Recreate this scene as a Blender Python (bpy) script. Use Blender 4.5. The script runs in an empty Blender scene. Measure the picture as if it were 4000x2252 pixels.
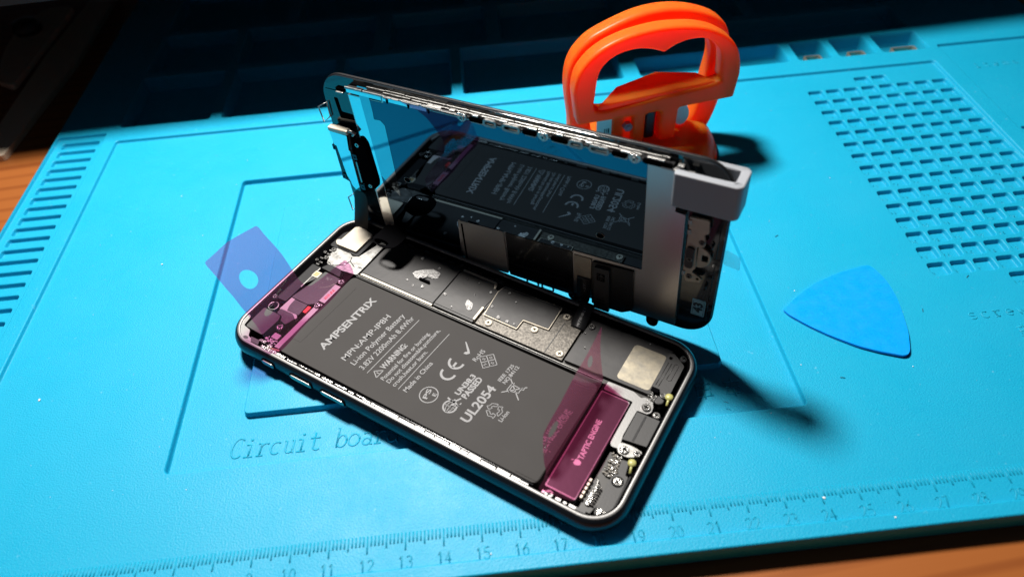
import bpy, math, random
from mathutils import Vector, Matrix
from mathutils.geometry import tessellate_polygon
C = bpy.context.scene
COL = C.collection
S = 0.001                       # everything below is written in millimetres
R = math.radians
random.seed(7)

# ------------------------------------------------------------ camera, world, lamp, exposure
cam = bpy.data.cameras.new('camera'); co = bpy.data.objects.new('camera', cam); COL.objects.link(co)
co.location = (160.82*S, -78.76*S, 179.18*S)
co.rotation_euler = (0.7481, 0.0562, -0.0891)
cam.sensor_width = 36; cam.lens = 36*2779.5/4000
cam.clip_start = 0.005; cam.clip_end = 20
cam.dof.use_dof = True; cam.dof.focus_distance = 0.232; cam.dof.aperture_fstop = 10.5
C.camera = co
w = bpy.data.worlds.new('World'); C.world = w; w.use_nodes = True
bg = w.node_tree.nodes['Background']; bg.inputs[0].default_value = (0.55, 0.62, 0.8, 1); bg.inputs[1].default_value = 0.035
C.view_settings.view_transform = 'Standard'; C.view_settings.look = 'None'
C.view_settings.exposure = 0; C.view_settings.gamma = 1
C.render.engine = 'CYCLES'
C.cycles.max_bounces = 8; C.cycles.transparent_max_bounces = 12
LP = Vector((76, 248, 440))
ld = bpy.data.lights.new('desk_lamp_light', 'AREA'); ld.shape = 'DISK'; ld.size = 0.078; ld.energy = 5.6; ld.color = (1.0, 0.955, 0.90)
lo = bpy.data.objects.new('desk_lamp_light', ld); COL.objects.link(lo); lo.location = LP*S
lo.rotation_euler = (Vector((185, 85, 0)) - LP).to_track_quat('-Z', 'Y').to_euler()

# ------------------------------------------------------------ materials
MATS = {}
def nm(name):
    m = bpy.data.materials.new(name); m.use_nodes = True
    return m, m.node_tree, m.node_tree.nodes['Principled BSDF']
def pm(name, col, rough=.5, metal=0.0, spec=.5, bump=None, mottle=None, coat=0, rvar=None, sss=0, aniso=0):
    """plain principled; bump=(scale per mm, height mm, detail); mottle=(scale, amount, second colour)"""
    if name in MATS: return MATS[name]
    m, nt, b = nm(name); N = nt.nodes; L = nt.links
    b.inputs['Base Color'].default_value = (*col, 1); b.inputs['Roughness'].default_value = rough
    b.inputs['Metallic'].default_value = metal; b.inputs['Specular IOR Level'].default_value = spec
    b.inputs['Coat Weight'].default_value = coat
    if sss:
        b.inputs['Subsurface Weight'].default_value = sss; b.inputs['Subsurface Scale'].default_value = .004
        b.inputs['Subsurface Radius'].default_value = (1, .4, .15)
    tc = N.new('ShaderNodeTexCoord')
    if bump:
        t = N.new('ShaderNodeTexNoise'); t.inputs['Scale'].default_value = bump[0]*1000; t.inputs['Detail'].default_value = bump[2]
        L.new(tc.outputs['Object'], t.inputs['Vector'])
        bp = N.new('ShaderNodeBump'); bp.inputs['Distance'].default_value = bump[1]*S; bp.inputs['Strength'].default_value = 1
        L.new(t.outputs['Fac'], bp.inputs['Height']); L.new(bp.outputs['Normal'], b.inputs['Normal'])
    if mottle:
        t = N.new('ShaderNodeTexNoise'); t.inputs['Scale'].default_value = mottle[0]*1000; t.inputs['Detail'].default_value = 6
        t.inputs['Roughness'].default_value = .65
        L.new(tc.outputs['Object'], t.inputs['Vector'])
        rp = N.new('ShaderNodeMapRange'); rp.inputs['From Min'].default_value = .38; rp.inputs['From Max'].default_value = .66
        rp.inputs['To Max'].default_value = mottle[1]
        L.new(t.outputs['Fac'], rp.inputs['Value'])
        mx = N.new('ShaderNodeMix'); mx.data_type = 'RGBA'
        mx.inputs['A'].default_value = (*col, 1); mx.inputs['B'].default_value = (*mottle[2], 1)
        L.new(rp.outputs['Result'], mx.inputs['Factor']); L.new(mx.outputs['Result'], b.inputs['Base Color'])
    if rvar:
        t2 = N.new('ShaderNodeTexNoise'); t2.inputs['Scale'].default_value = rvar[0]*1000; t2.inputs['Detail'].default_value = 5
        L.new(tc.outputs['Object'], t2.inputs['Vector'])
        r2 = N.new('ShaderNodeMapRange'); r2.inputs['From Min'].default_value = .35; r2.inputs['From Max'].default_value = .7
        r2.inputs['To Min'].default_value = rough; r2.inputs['To Max'].default_value = rvar[1]
        L.new(t2.outputs['Fac'], r2.inputs['Value']); L.new(r2.outputs['Result'], b.inputs['Roughness'])
    MATS[name] = m
    return m

def silicone():
    m, nt, b = nm('blue_silicone'); N = nt.nodes; L = nt.links
    b.inputs['Roughness'].default_value = .5; b.inputs['Specular IOR Level'].default_value = .3
    b.inputs['Subsurface Weight'].default_value = .35; b.inputs['Subsurface Scale'].default_value = .0016; b.inputs['Subsurface Radius'].default_value = (.3, 1, 1)
    tc = N.new('ShaderNodeTexCoord')
    n1 = N.new('ShaderNodeTexNoise'); n1.inputs['Scale'].default_value = 9; n1.inputs['Detail'].default_value = 3
    L.new(tc.outputs['Object'], n1.inputs['Vector'])
    mx = N.new('ShaderNodeMix'); mx.data_type = 'RGBA'
    mx.inputs['A'].default_value = (.004, .31, .50, 1); mx.inputs['B'].default_value = (.008, .355, .56, 1)
    L.new(n1.outputs['Fac'], mx.inputs['Factor'])
    # worn, dusty whitish specks that stay put on the mat
    n2 = N.new('ShaderNodeTexNoise'); n2.inputs['Scale'].default_value = 620; n2.inputs['Detail'].default_value = 2
    L.new(tc.outputs['Object'], n2.inputs['Vector'])
    r2 = N.new('ShaderNodeMapRange'); r2.inputs['From Min'].default_value = .70; r2.inputs['From Max'].default_value = .80; r2.inputs['To Max'].default_value = .35
    L.new(n2.outputs['Fac'], r2.inputs['Value'])
    m2 = N.new('ShaderNodeMix'); m2.data_type = 'RGBA'; m2.inputs['B'].default_value = (.25, .55, .7, 1)
    L.new(r2.outputs['Result'], m2.inputs['Factor']); L.new(mx.outputs['Result'], m2.inputs['A'])
    L.new(m2.outputs['Result'], b.inputs['Base Color'])
    n5 = N.new('ShaderNodeTexNoise'); n5.inputs['Scale'].default_value = 28; n5.inputs['Detail'].default_value = 6; n5.inputs['Roughness'].default_value = .7
    L.new(tc.outputs['Object'], n5.inputs['Vector'])
    r5 = N.new('ShaderNodeMapRange'); r5.inputs['From Min'].default_value = .35; r5.inputs['From Max'].default_value = .68; r5.inputs['To Min'].default_value = .43; r5.inputs['To Max'].default_value = .58
    L.new(n5.outputs['Fac'], r5.inputs['Value']); L.new(r5.outputs['Result'], b.inputs['Roughness'])
    # fine moulded grain
    n3 = N.new('ShaderNodeTexNoise'); n3.inputs['Scale'].default_value = 1900; n3.inputs['Detail'].default_value = 2
    L.new(tc.outputs['Object'], n3.inputs['Vector'])
    n4 = N.new('ShaderNodeTexNoise'); n4.inputs['Scale'].default_value = 12; n4.inputs['Detail'].default_value = 2
    L.new(tc.outputs['Object'], n4.inputs['Vector'])
    ad = N.new('ShaderNodeMath'); ad.operation = 'MULTIPLY_ADD'; ad.inputs[1].default_value = 9
    L.new(n4.outputs['Fac'], ad.inputs[0]); L.new(n3.outputs['Fac'], ad.inputs[2])
    bp = N.new('ShaderNodeBump'); bp.inputs['Distance'].default_value = .00012; bp.inputs['Strength'].default_value = 1
    L.new(ad.outputs['Value'], bp.inputs['Height']); L.new(bp.outputs['Normal'], b.inputs['Normal'])
    return m
def wood():
    m, nt, b = nm('orange_pine_wood'); N = nt.nodes; L = nt.links
    b.inputs['Roughness'].default_value = .38
    tc = N.new('ShaderNodeTexCoord'); mp = N.new('ShaderNodeMapping'); mp.inputs['Scale'].default_value = (1, 1, 1)
    mp.inputs['Rotation'].default_value = (0, 0, R(-4))
    L.new(tc.outputs['Object'], mp.inputs['Vector'])
    mp2 = N.new('ShaderNodeMapping'); mp2.inputs['Scale'].default_value = (5, 150, 20)
    L.new(mp.outputs['Vector'], mp2.inputs['Vector'])
    n1 = N.new('ShaderNodeTexNoise'); n1.inputs['Scale'].default_value = 1; n1.inputs['Detail'].default_value = 5; n1.inputs['Distortion'].default_value = .35
    L.new(mp2.outputs['Vector'], n1.inputs['Vector'])
    wv = N.new('ShaderNodeTexWave'); wv.wave_type = 'BANDS'; wv.bands_direction = 'Y'; wv.inputs['Scale'].default_value = 42
    wv.inputs['Distortion'].default_value = 3.2; wv.inputs['Detail'].default_value = 3; wv.inputs['Detail Scale'].default_value = .25
    mp3 = N.new('ShaderNodeMapping'); mp3.inputs['Scale'].default_value = (.12, 1, 1)
    L.new(mp.outputs['Vector'], mp3.inputs['Vector']); L.new(mp3.outputs['Vector'], wv.inputs['Vector'])
    cr = N.new('ShaderNodeValToRGB')
    cr.color_ramp.elements[0].position = .1; cr.color_ramp.elements[0].color = (.16, .036, .007, 1)
    cr.color_ramp.elements[1].position = .55; cr.color_ramp.elements[1].color = (.30, .092, .020, 1)
    mx = N.new('ShaderNodeMath'); mx.operation = 'MULTIPLY_ADD'; mx.inputs[1].default_value = .45
    L.new(wv.outputs['Fac'], mx.inputs[0])
    mu = N.new('ShaderNodeMath'); mu.operation = 'MULTIPLY'; mu.inputs[1].default_value = .7
    L.new(n1.outputs['Fac'], mu.inputs[0]); L.new(mu.outputs['Value'], mx.inputs[2])
    L.new(mx.outputs['Value'], cr.inputs['Fac']); L.new(cr.outputs['Color'], b.inputs['Base Color'])
    bp = N.new('ShaderNodeBump'); bp.inputs['Distance'].default_value = .00015; L.new(n1.outputs['Fac'], bp.inputs['Height']); L.new(bp.outputs['Normal'], b.inputs['Normal'])
    return m
def film(name, tint, rough, refl, hazec, haze):
    m, nt, b = nm(name); N = nt.nodes; L = nt.links
    N.remove(b); out = [n for n in N if n.type == 'OUTPUT_MATERIAL'][0]
    tr = N.new('ShaderNodeBsdfTransparent'); tr.inputs[0].default_value = (*tint, 1)
    di = N.new('ShaderNodeBsdfTranslucent'); di.inputs[0].default_value = (*hazec, 1)
    d2 = N.new('ShaderNodeBsdfDiffuse'); d2.inputs[0].default_value = (*hazec, 1)
    md = N.new('ShaderNodeMixShader'); md.inputs[0].default_value = .5; L.new(di.outputs[0], md.inputs[1]); L.new(d2.outputs[0], md.inputs[2])
    gl = N.new('ShaderNodeBsdfGlossy'); gl.inputs['Roughness'].default_value = rough; gl.inputs['Color'].default_value = (1, 1, 1, 1)
    m1 = N.new('ShaderNodeMixShader'); m1.inputs[0].default_value = haze; L.new(tr.outputs[0], m1.inputs[1]); L.new(md.outputs[0], m1.inputs[2])
    fr = N.new('ShaderNodeFresnel'); fr.inputs[0].default_value = 1.5
    mu = N.new('ShaderNodeMath'); mu.operation = 'MULTIPLY'; mu.inputs[1].default_value = refl; mu.use_clamp = True; L.new(fr.outputs[0], mu.inputs[0])
    m2 = N.new('ShaderNodeMixShader'); L.new(mu.outputs[0], m2.inputs[0]); L.new(m1.outputs[0], m2.inputs[1]); L.new(gl.outputs[0], m2.inputs[2])
    L.new(m2.outputs[0], out.inputs[0])
    return m
M_MAT = silicone(); M_WOOD = wood()
M_BATT = pm('battery_wrap', (.042, .0395, .0385), .62, spec=.14, bump=(.12, .07, 5), mottle=(.06, .35, (.046, .043, .041)), rvar=(.12, .65))
M_PRINT = pm('white_print', (.27, .27, .275), .6, spec=.2)
M_BLACK = pm('black_plastic', (.012, .012, .013), .35)
M_BLACKM = pm('matte_black', (.003, .003, .0035), .95, spec=.0)
M_GLOSSB = pm('gloss_black', (.004, .004, .005), .12)
M_DGREY = pm('dark_grey_plastic', (.036, .0355, .0355), .5, bump=(2.5, .02, 3))
M_SHEET = pm('graphite_sheet', (.034, .033, .0335), .42, .1, bump=(.35, .03, 5), mottle=(.25, .4, (.05, .048, .046)))
M_FRAME = pm('anodised_frame', (.035, .041, .052), .30, .85)
M_RIM = pm('bare_rim', (.27, .267, .262), .42, .55, bump=(2, .02, 3))
M_STEEL = pm('stamped_steel', (.34, .335, .32), .32, .9, bump=(1.2, .03, 4), rvar=(.7, .5))
M_BRIGHT = pm('bright_tin', (.46, .45, .43), .22, .9, bump=(1.6, .12, 4))
M_CREAM = pm('cream_plating', (.56, .50, .40), .42, .3, mottle=(.3, .5, (.66, .60, .51)))
M_GOLDT = pm('speckled_tin', (.06, .054, .046), .42, .4, bump=(3, .03, 4), mottle=(1.5, .8, (.23, .21, .18)))
M_WORN = pm('worn_copper_shield', (.46, .41, .31), .36, .6, bump=(.5, .04, 4), mottle=(.35, .85, (.30, .28, .24)))
M_FOIL = pm('torn_foil', (.60, .59, .58), .35, .3, bump=(2.2, .6, 6))
M_GOLD = pm('gold_contact', (.75, .55, .25), .3, .9)
M_PCB = pm('dark_pcb', (.035, .033, .030), .4)
M_YEL = pm('yellow_gel', (.42, .40, .14), .4, sss=.1)
M_RED = pm('red_chip', (.75, .03, .03), .35)
M_LABEL = pm('pale_label', (.40, .37, .36), .5)
M_ORG = pm('orange_plastic', (1.0, .20, .022), .34, spec=.3, sss=1.0, bump=(.08, .08, 2))
_b = M_ORG.node_tree.nodes['Principled BSDF']; _b.inputs['Subsurface Scale'].default_value = .010; _b.inputs['Subsurface Radius'].default_value = (1, .15, .04)
_nt = M_ORG.node_tree; _t = _nt.nodes.new('ShaderNodeBsdfTranslucent'); _t.inputs[0].default_value = (1, .09, .045, 1)
_x = _nt.nodes.new('ShaderNodeMixShader'); _x.inputs[0].default_value = .5; _nt.links.new(_b.outputs[0], _x.inputs[1]); _nt.links.new(_t.outputs[0], _x.inputs[2])
_nt.links.new(_x.outputs[0], [n for n in _nt.nodes if n.type == 'OUTPUT_MATERIAL'][0].inputs[0])
M_PICK = pm('blue_pick_plastic', (.002, .30, .86), .27, spec=.5, sss=.15, bump=(.15, .03, 3), rvar=(.3, .42))
M_GREYP = pm('printed_grey_plastic', (.27, .285, .31), .48, bump=(1.8, .02, 3))
M_TAN = pm('tan_metal', (.42, .36, .28), .4, .6, mottle=(.4, .5, (.3, .27, .22)))
M_BOLT = pm('dark_rubber_bolt', (.028, .022, .030), .38)
M_WHITE = pm('white_sticker', (.85, .84, .82), .5)
M_INK = pm('black_ink', (.01, .01, .012), .5)
M_MIRROR = pm('mirror_steel', (.72, .76, .78), .035, 1.0)
M_FILMB = pm('dark_mirror_film', (.060, .105, .150), .022, 1.0, bump=(.03, .02, 1))
M_TAPEB = pm('hazed_tape', (.34, .42, .47), .04, 1.0)
M_SATIN = pm('satin_steel', (.52, .49, .48), .30, 1.0, bump=(.6, .004, 2))
M_BEZEL = pm('glossy_bezel', (.012, .016, .02), .07, spec=1.0)
M_HOLO = pm('pale_blue_sticker', (.30, .46, .52), .3, mottle=(.4, .6, (.12, .26, .22)))
M_DIM = pm('dull_bare_metal', (.62, .50, .38), .5, .1)
M_BLOCKER = pm('dark_board', (.03, .025, .022), .6)
M_MAG = film('magenta_film', (.85, .46, .72), .02, .45, (.78, .26, .46), .12)
M_MAG2 = film('magenta_film_upright', (.78, .36, .55), .03, .2, (.72, .19, .34), .30)
M_MAG3 = film('magenta_film_flat', (.76, .42, .58), .02, .5, (.6, .16, .30), .07)
M_CLEAR = film('clear_film', (.995, .998, 1), .12, .35, (.5, .8, .9), .0)

# ------------------------------------------------------------ mesh helpers
class MB:
    def __init__(s): s.v = []; s.f = []; s.sm = []
    def add(s, vs, fs, smooth=False, M=None):
        o = len(s.v)
        for p in vs:
            p = Vector(p)
            if M is not None: p = M @ p
            s.v.append(p)
        for f in fs: s.f.append(tuple(i+o for i in f)); s.sm.append(smooth)
        return s
    def box(s, x0, x1, y0, y1, z0, z1, M=None):
        vs = [(x, y, z) for z in (z0, z1) for y in (y0, y1) for x in (x0, x1)]
        return s.add(vs, [(0, 2, 3, 1), (4, 5, 7, 6), (0, 1, 5, 4), (2, 6, 7, 3), (0, 4, 6, 2), (1, 3, 7, 5)], M=M)
    def prism(s, outer, z0, z1, holes=(), M=None, caps=True):
        def area(p): return sum(p[i][0]*p[(i+1) % len(p)][1]-p[(i+1) % len(p)][0]*p[i][1] for i in range(len(p)))
        outer = list(outer) if area(outer) > 0 else list(outer)[::-1]
        loops = [outer] + [(list(h) if area(h) < 0 else list(h)[::-1]) for h in holes]
        flat = [p for l in loops for p in l]; n = len(flat)
        vs = [(p[0], p[1], z0) for p in flat] + [(p[0], p[1], z1) for p in flat]
        fs = []
        tri = tessellate_polygon([[Vector((p[0], p[1], 0)) for p in l] for l in loops])
        for t in tri:
            a, b, c = [Vector((*flat[i][:2], 0)) for i in t]
            if (b-a).cross(c-a).z < 0: t = (t[0], t[2], t[1])
            fs.append((t[0]+n, t[1]+n, t[2]+n)); fs.append((t[0], t[2], t[1]))
        k = 0
        for l in loops:
            m = len(l)
            for i in range(m):
                a, b = k+i, k+(i+1) % m
                fs.append((a, b, b+n, a+n))
            k += m
        return s.add(vs, fs, M=M)
    def cyl(s, x, y, z0, z1, r, n=20, r1=None, M=None):
        r1 = r if r1 is None else r1
        vs = [(x+r*math.cos(2*math.pi*i/n), y+r*math.sin(2*math.pi*i/n), z0) for i in range(n)] + \
             [(x+r1*math.cos(2*math.pi*i/n), y+r1*math.sin(2*math.pi*i/n), z1) for i in range(n)]
        fs = [tuple(range(n))[::-1], tuple(range(n, 2*n))] + [(i, (i+1) % n, (i+1) % n+n, i+n) for i in range(n)]
        return s.add(vs, fs, M=M)
    def lathe(s, prof, n=48, M=None):
        vs = [(r*math.cos(2*math.pi*i/n), r*math.sin(2*math.pi*i/n), z) for r, z in prof for i in range(n)]
        fs = [(j*n+i, j*n+(i+1) % n, (j+1)*n+(i+1) % n, (j+1)*n+i) for j in range(len(prof)-1) for i in range(n)]
        fs += [tuple(range(n))[::-1], tuple((len(prof)-1)*n+i for i in range(n))]
        return s.add(vs, fs, True, M=M)
    def tube(s, path, r, n=6, closed=False, M=None, flat=1.0):
        P = [Vector(p) for p in path]; m = len(P); vs = []
        for i, p in enumerate(P):
            a = P[i-1] if (i or closed) else P[i]; b = P[(i+1) % m] if (i < m-1 or closed) else P[i]
            t = (b-a).normalized() if (b-a).length > 1e-9 else Vector((1, 0, 0))
            up = Vector((0, 0, 1)) if abs(t.z) < .9 else Vector((1, 0, 0))
            x = t.cross(up).normalized(); y = x.cross(t)
            for k in range(n):
                an = 2*math.pi*k/n; vs.append(p + x*r*math.cos(an) + y*r*math.sin(an)*flat)
        fs = []
        for i in range(m if closed else m-1):
            j = (i+1) % m
            for k in range(n): fs.append((i*n+k, i*n+(k+1) % n, j*n+(k+1) % n, j*n+k))
        if not closed: fs += [tuple(range(n))[::-1], tuple((m-1)*n+k for k in range(n))]
        return s.add(vs, fs, True, M=M)
    def grid(s, rows, smooth=True, M=None, thick=None):
        nr, nc = len(rows), len(rows[0])
        return s.add([p for r in rows for p in r], [(i*nc+j, i*nc+j+1, (i+1)*nc+j+1, (i+1)*nc+j) for i in range(nr-1) for j in range(nc-1)], smooth, M=M)
def round_prism(mb, outer, z0, z1, holes, b, M=None, n=4):
    # extruded outline whose long edges are rounded with radius b on both faces
    def ar(p): return sum(p[i][0]*p[(i+1) % len(p)][1]-p[(i+1) % len(p)][0]*p[i][1] for i in range(len(p)))
    def clean(p):
        o_ = []
        for q in p:
            if not o_ or (Vector(q)-Vector(o_[-1])).length > .05: o_.append(tuple(q))
        return o_
    L = [clean(outer if ar(outer) > 0 else outer[::-1])] + [clean(h if ar(h) < 0 else h[::-1]) for h in holes]
    def off(l, d):
        out = []; m = len(l)
        for i in range(m):
            p = Vector(l[i]); e0 = (p-Vector(l[i-1])).normalized(); e1 = (Vector(l[(i+1) % m])-p).normalized()
            n0, n1 = Vector((-e0.y, e0.x)), Vector((-e1.y, e1.x)); nn = n0+n1
            nn = nn.normalized() if nn.length > 1e-6 else n0
            k = 1/max(nn.dot(n0), .75); q = p+nn*d*k; out.append((q.x, q.y))
        return out
    lev = [(b*(1-math.sin(math.pi/2*i/n)), z0+b*(1-math.cos(math.pi/2*i/n))) for i in range(n+1)]
    lev += [(d, z0+z1-z) for d, z in lev[::-1]]
    for l in L:
        R_ = [[(x, y, z) for x, y in off(l, d)] for d, z in lev]; m = len(l)
        mb.add([p for r_ in R_ for p in r_], [(j*m+i, j*m+(i+1) % m, (j+1)*m+(i+1) % m, (j+1)*m+i) for j in range(len(R_)-1) for i in range(m)], True, M=M)
    F = [off(l, b) for l in L]; flat = [p for l in F for p in l]
    tri = tessellate_polygon([[Vector((p[0], p[1], 0)) for p in l] for l in F])
    for z, up_ in ((z0, False), (z1, True)):
        T = []
        for t in tri:
            a, b_, c_ = [Vector((*flat[i], 0)) for i in t]
            T.append(t if ((b_-a).cross(c_-a).z > 0) == up_ else (t[0], t[2], t[1]))
        mb.add([(p[0], p[1], z) for p in flat], T, M=M)
def obj(name, mb, mat, parent=None, bevel=0, seg=2, solid=0, sub=0, smooth=False, mats=None):
    me = bpy.data.meshes.new(name)
    me.from_pydata([tuple(p*S) for p in mb.v], [], mb.f); me.validate()
    me.materials.append(mat)
    if len(me.polygons) == len(mb.sm): me.polygons.foreach_set('use_smooth', [x or smooth for x in mb.sm])
    o = bpy.data.objects.new(name, me); COL.objects.link(o)
    if parent is not None: o.parent = parent
    if solid:
        q = o.modifiers.new('s', 'SOLIDIFY'); q.thickness = solid*S; q.offset = 0
    if sub:
        q = o.modifiers.new('u', 'SUBSURF'); q.levels = sub; q.render_levels = sub
    if bevel:
        q = o.modifiers.new('b', 'BEVEL'); q.width = bevel*S; q.segments = seg; q.limit_method = 'ANGLE'; q.angle_limit = R(40); q.use_clamp_overlap = True
        q.harden_normals = False
    return o
def empty(name, label, cat, M=None, group=None):
    o = bpy.data.objects.new(name, None); COL.objects.link(o); o.empty_display_size = .01
    if M is not None: o.matrix_world = M
    o['label'] = label; o['category'] = cat
    if group: o['group'] = group
    return o
def tag(o, label, cat, group=None):
    o['label'] = label; o['category'] = cat
    if group: o['group'] = group
    return o
def rr(x0, y0, x1, y1, r, n=5):
    if x0 > x1: x0, x1 = x1, x0
    if y0 > y1: y0, y1 = y1, y0
    out = []
    for cx, cy, a in ((x1-r, y1-r, 0), (x0+r, y1-r, 90), (x0+r, y0+r, 180), (x1-r, y0+r, 270)):
        for i in range(n+1):
            t = R(a+90*i/n); out.append((cx+r*math.cos(t), cy+r*math.sin(t)))
    return out
def rp(pts, r, n=4):
    out = []; m = len(pts)
    for i in range(m):
        p = Vector(pts[i][:2]); a = Vector(pts[i-1][:2]); b = Vector(pts[(i+1) % m][:2])
        da, db = a-p, b-p; k = min(r, da.length*.45, db.length*.45)
        s0 = p+da.normalized()*k; s1 = p+db.normalized()*k
        for j in range(n+1):
            t = j/n; q = s0*(1-t)**2 + p*2*t*(1-t) + s1*t*t; out.append((q.x, q.y))
    return out
def ell(cx, cy, a, b=None, n=24, rot=0):
    b = a if b is None else b; c, s_ = math.cos(R(rot)), math.sin(R(rot))
    return [(cx+a*math.cos(2*math.pi*i/n)*c-b*math.sin(2*math.pi*i/n)*s_, cy+a*math.cos(2*math.pi*i/n)*s_+b*math.sin(2*math.pi*i/n)*c) for i in range(n)]
_tc = {}
def crom(P, n=5):
    out = []; m = len(P)
    for i in range(m):
        p0, p1, p2, p3 = (Vector(P[(i+k) % m][:2]) for k in (-1, 0, 1, 2))
        for j in range(n):
            t = j/n; q = .5*((2*p1)+(p2-p0)*t+(2*p0-5*p1+4*p2-p3)*t*t+(3*p1-p0-3*p2+p3)*t**3); out.append((q.x, q.y))
    return out
def text_geo(body, bold=0.0):
    k = (body, bold)
    if k in _tc: return _tc[k]
    cu = bpy.data.curves.new('t', 'FONT'); cu.body = body; cu.size = 1; cu.offset = bold; cu.resolution_u = 4; cu.fill_mode = 'FRONT'
    o = bpy.data.objects.new('t', cu); COL.objects.link(o)
    dg = bpy.context.evaluated_depsgraph_get(); me = o.evaluated_get(dg).to_mesh()
    vs = [v.co.copy() for v in me.vertices]; fs = [tuple(p.vertices) for p in me.polygons]
    o.evaluated_get(dg).to_mesh_clear(); bpy.data.objects.remove(o); bpy.data.curves.remove(cu)
    _tc[k] = (vs, fs); return vs, fs
def text(mb, body, a, b, h, z, bold=0.0, M=None, lift=0):
    """lay body along a->b (2-D), capital height h, at level z"""
    vs, fs = text_geo(body, bold)
    if not vs: return
    x0 = min(v.x for v in vs); x1 = max(v.x for v in vs); cap = .72
    a = Vector(a); b = Vector(b); d = b-a; e = d.normalized(); n = Vector((-e.y, e.x))
    sx = d.length/(x1-x0); sy = h/cap
    out = [(*(a+e*(v.x-x0)*sx+n*v.y*sy), z) for v in vs]
    mb.add(out, fs, M=M)
def screw(parent, x, y, z, r=1.0, mat=None, M=None):
    mb = MB(); mb.cyl(x, y, z-.5, z, r*1.0, 20, r, M=M); mb.cyl(x, y, z, z+.22, r, 20, r*.82, M=M)
    o = obj('screw', mb, mat or M_BRIGHT, parent)
    c = MB(); a0 = random.random()*3
    for k in (0, 1):
        T = Matrix.Translation((x, y, z+.24)) @ Matrix.Rotation(a0+k*math.pi/2, 4, 'Z')
        T = (M @ T) if M is not None else T
        c.box(-r*.55, r*.55, -r*.13, r*.13, -.02, .02, M=T)
    obj('cross_recess', c, M_BLACKM, o)
    return o

# ------------------------------------------------------------ table (setting)
tb = MB(); tb.box(-700, 900, -400, 1000, -40, -6)
o = obj('table_top', tb, M_WOOD); o['kind'] = 'structure'

# ------------------------------------------------------------ repair mat: one relief built from cells
X0, X1, Y0, Y1 = -31.0, 436.0, -9.2, 400.0
MT = MB(); MW = MB()                         # flat sheets, rounded walls
def LQ(q, off, n=6):                          # rounded rectangle grown by off
    x0, y0, x1, y1, r = q; return rr(x0-off, y0-off, x1+off, y1+off, max(r+off, .12), n)
def parea(p): return abs(sum(p[i][0]*p[(i+1) % len(p)][1]-p[(i+1) % len(p)][0]*p[i][1] for i in range(len(p))))/2
def sheetp(L, z):
    want = parea(L[0])-sum(parea(h) for h in L[1:])
    for k in range(30):
        J = [[(x+random.uniform(-1, 1)*2e-4*min(k, 8), y+random.uniform(-1, 1)*2e-4*min(k, 8)) for x, y in l] if k else l for l in L]
        flat = [p for l in J for p in l]; T = []; got = 0
        for t in tessellate_polygon([[Vector((p[0], p[1], 0)) for p in l] for l in J]):
            a, b, c_ = [Vector((*flat[i], 0)) for i in t]; cz = (b-a).cross(c_-a).z; got += abs(cz)/2
            T.append((t[0], t[2], t[1]) if cz < 0 else t)
        if abs(got-want) < want*1e-3: break
    else: print('SHEET FAILED', z, want, got)
    MT.add([(p[0], p[1], z) for p in flat], T)
def sheet(q, off, z, holes=()): sheetp([LQ(q, off)] + [LQ(h, e) for h, e in holes], z)
def step(q, zo, zi, e):
    pr = [(1, 0), (.45, .08), (.12, .3), (-.12, .7), (-.45, .92), (-1, 1)]
    rings = [[(x, y, zo+(zi-zo)*k) for x, y in LQ(q, e*o)] for o, k in pr]
    n = len(rings[0]); vs = [p for r_ in rings for p in r_]
    MW.add(vs, [(j*n+i, j*n+(i+1) % n, (j+1)*n+(i+1) % n, (j+1)*n+i) for j in range(len(rings)-1) for i in range(n)], True)
def pocket(q, zo, zi, e): step(q, zo, zi, e); sheet(q, -e, zi)
TOPZ = 1.4
MA = (-2.0, -5.0, 369.6, 201.0, 1.6); SL = (-30.2, 3.0, -8.2, 208.0, 1.0); RP = (377.2, -5.0, 435.0, 214.0, 1.5)
trays = []
for a, b in ((-3.0, 37.2), (43.2, 92.0), (98.0, 148.6), (154.6, 228.6)): trays.append((a, 211.9, b, 253.6, 1.2))
for a, b in ((237.2, 306.6), (311.8, 326.8), (331.0, 347.4), (351.4, 372.6)): trays.append((a, 211.9, b, 227.6, 1.2))
trays.append((237.2, 233.0, 372, 253.6, 1.2))
for a, b in ((-3.0, 36.0), (42.0, 110.0), (119.0, 168.0), (176.0, 236.0), (244.0, 300.0), (306.0, 377.0)): trays.append((a, 259.5, b, 296.0, 1.2))
for a, b in ((-3.0, 60.0), (68.0, 160.0), (168.0, 290.0), (298.0, 377.0)): trays.append((a, 302.0, b, 350.0, 1.2))
OUT = (X0, Y0, X1, Y1, 5.0)
rings_ = [[(x, y, z) for x, y in LQ(OUT, o)] for o, z in ((-.5, TOPZ), (-.12, TOPZ-.12), (0, TOPZ-.5), (0, -5.5), (-.3, -5.98))]
n_ = len(rings_[0]); MW.add([p for r_ in rings_ for p in r_], [(j*n_+i, (j+1)*n_+i, (j+1)*n_+(i+1) % n_, j*n_+(i+1) % n_) for j in range(4) for i in range(n_)], True)
sheet(OUT, -.5, TOPZ, [(q, .4) for q in (MA, SL, RP)] + [(q, .6) for q in trays])
for q in (MA, SL, RP): step(q, TOPZ, 0, .4)
for q in trays: pocket(q, TOPZ, -5.4, .6)
sl = []
for i in range(31):
    y = 204.7-6.33*i
    if y > 9: sl.append((-27.2, y-4.1, -10.9, y, 1.0))
sheet(SL, -.4, 0, [(q, .4) for q in sl])
for q in sl: pocket(q, 0, -1.7, .4)
hole_ = (379.6, 145.8, 431.0, 148.4, .8)
sheet(RP, -.4, 0, [(hole_, .3)]); pocket(hole_, 0, -1.3, .3)
pk = []
for r_ in range(15):
    y = 187.8-7.73*r_
    for c_ in range(8): pk.append((306.5+7.97*c_, y))
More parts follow.
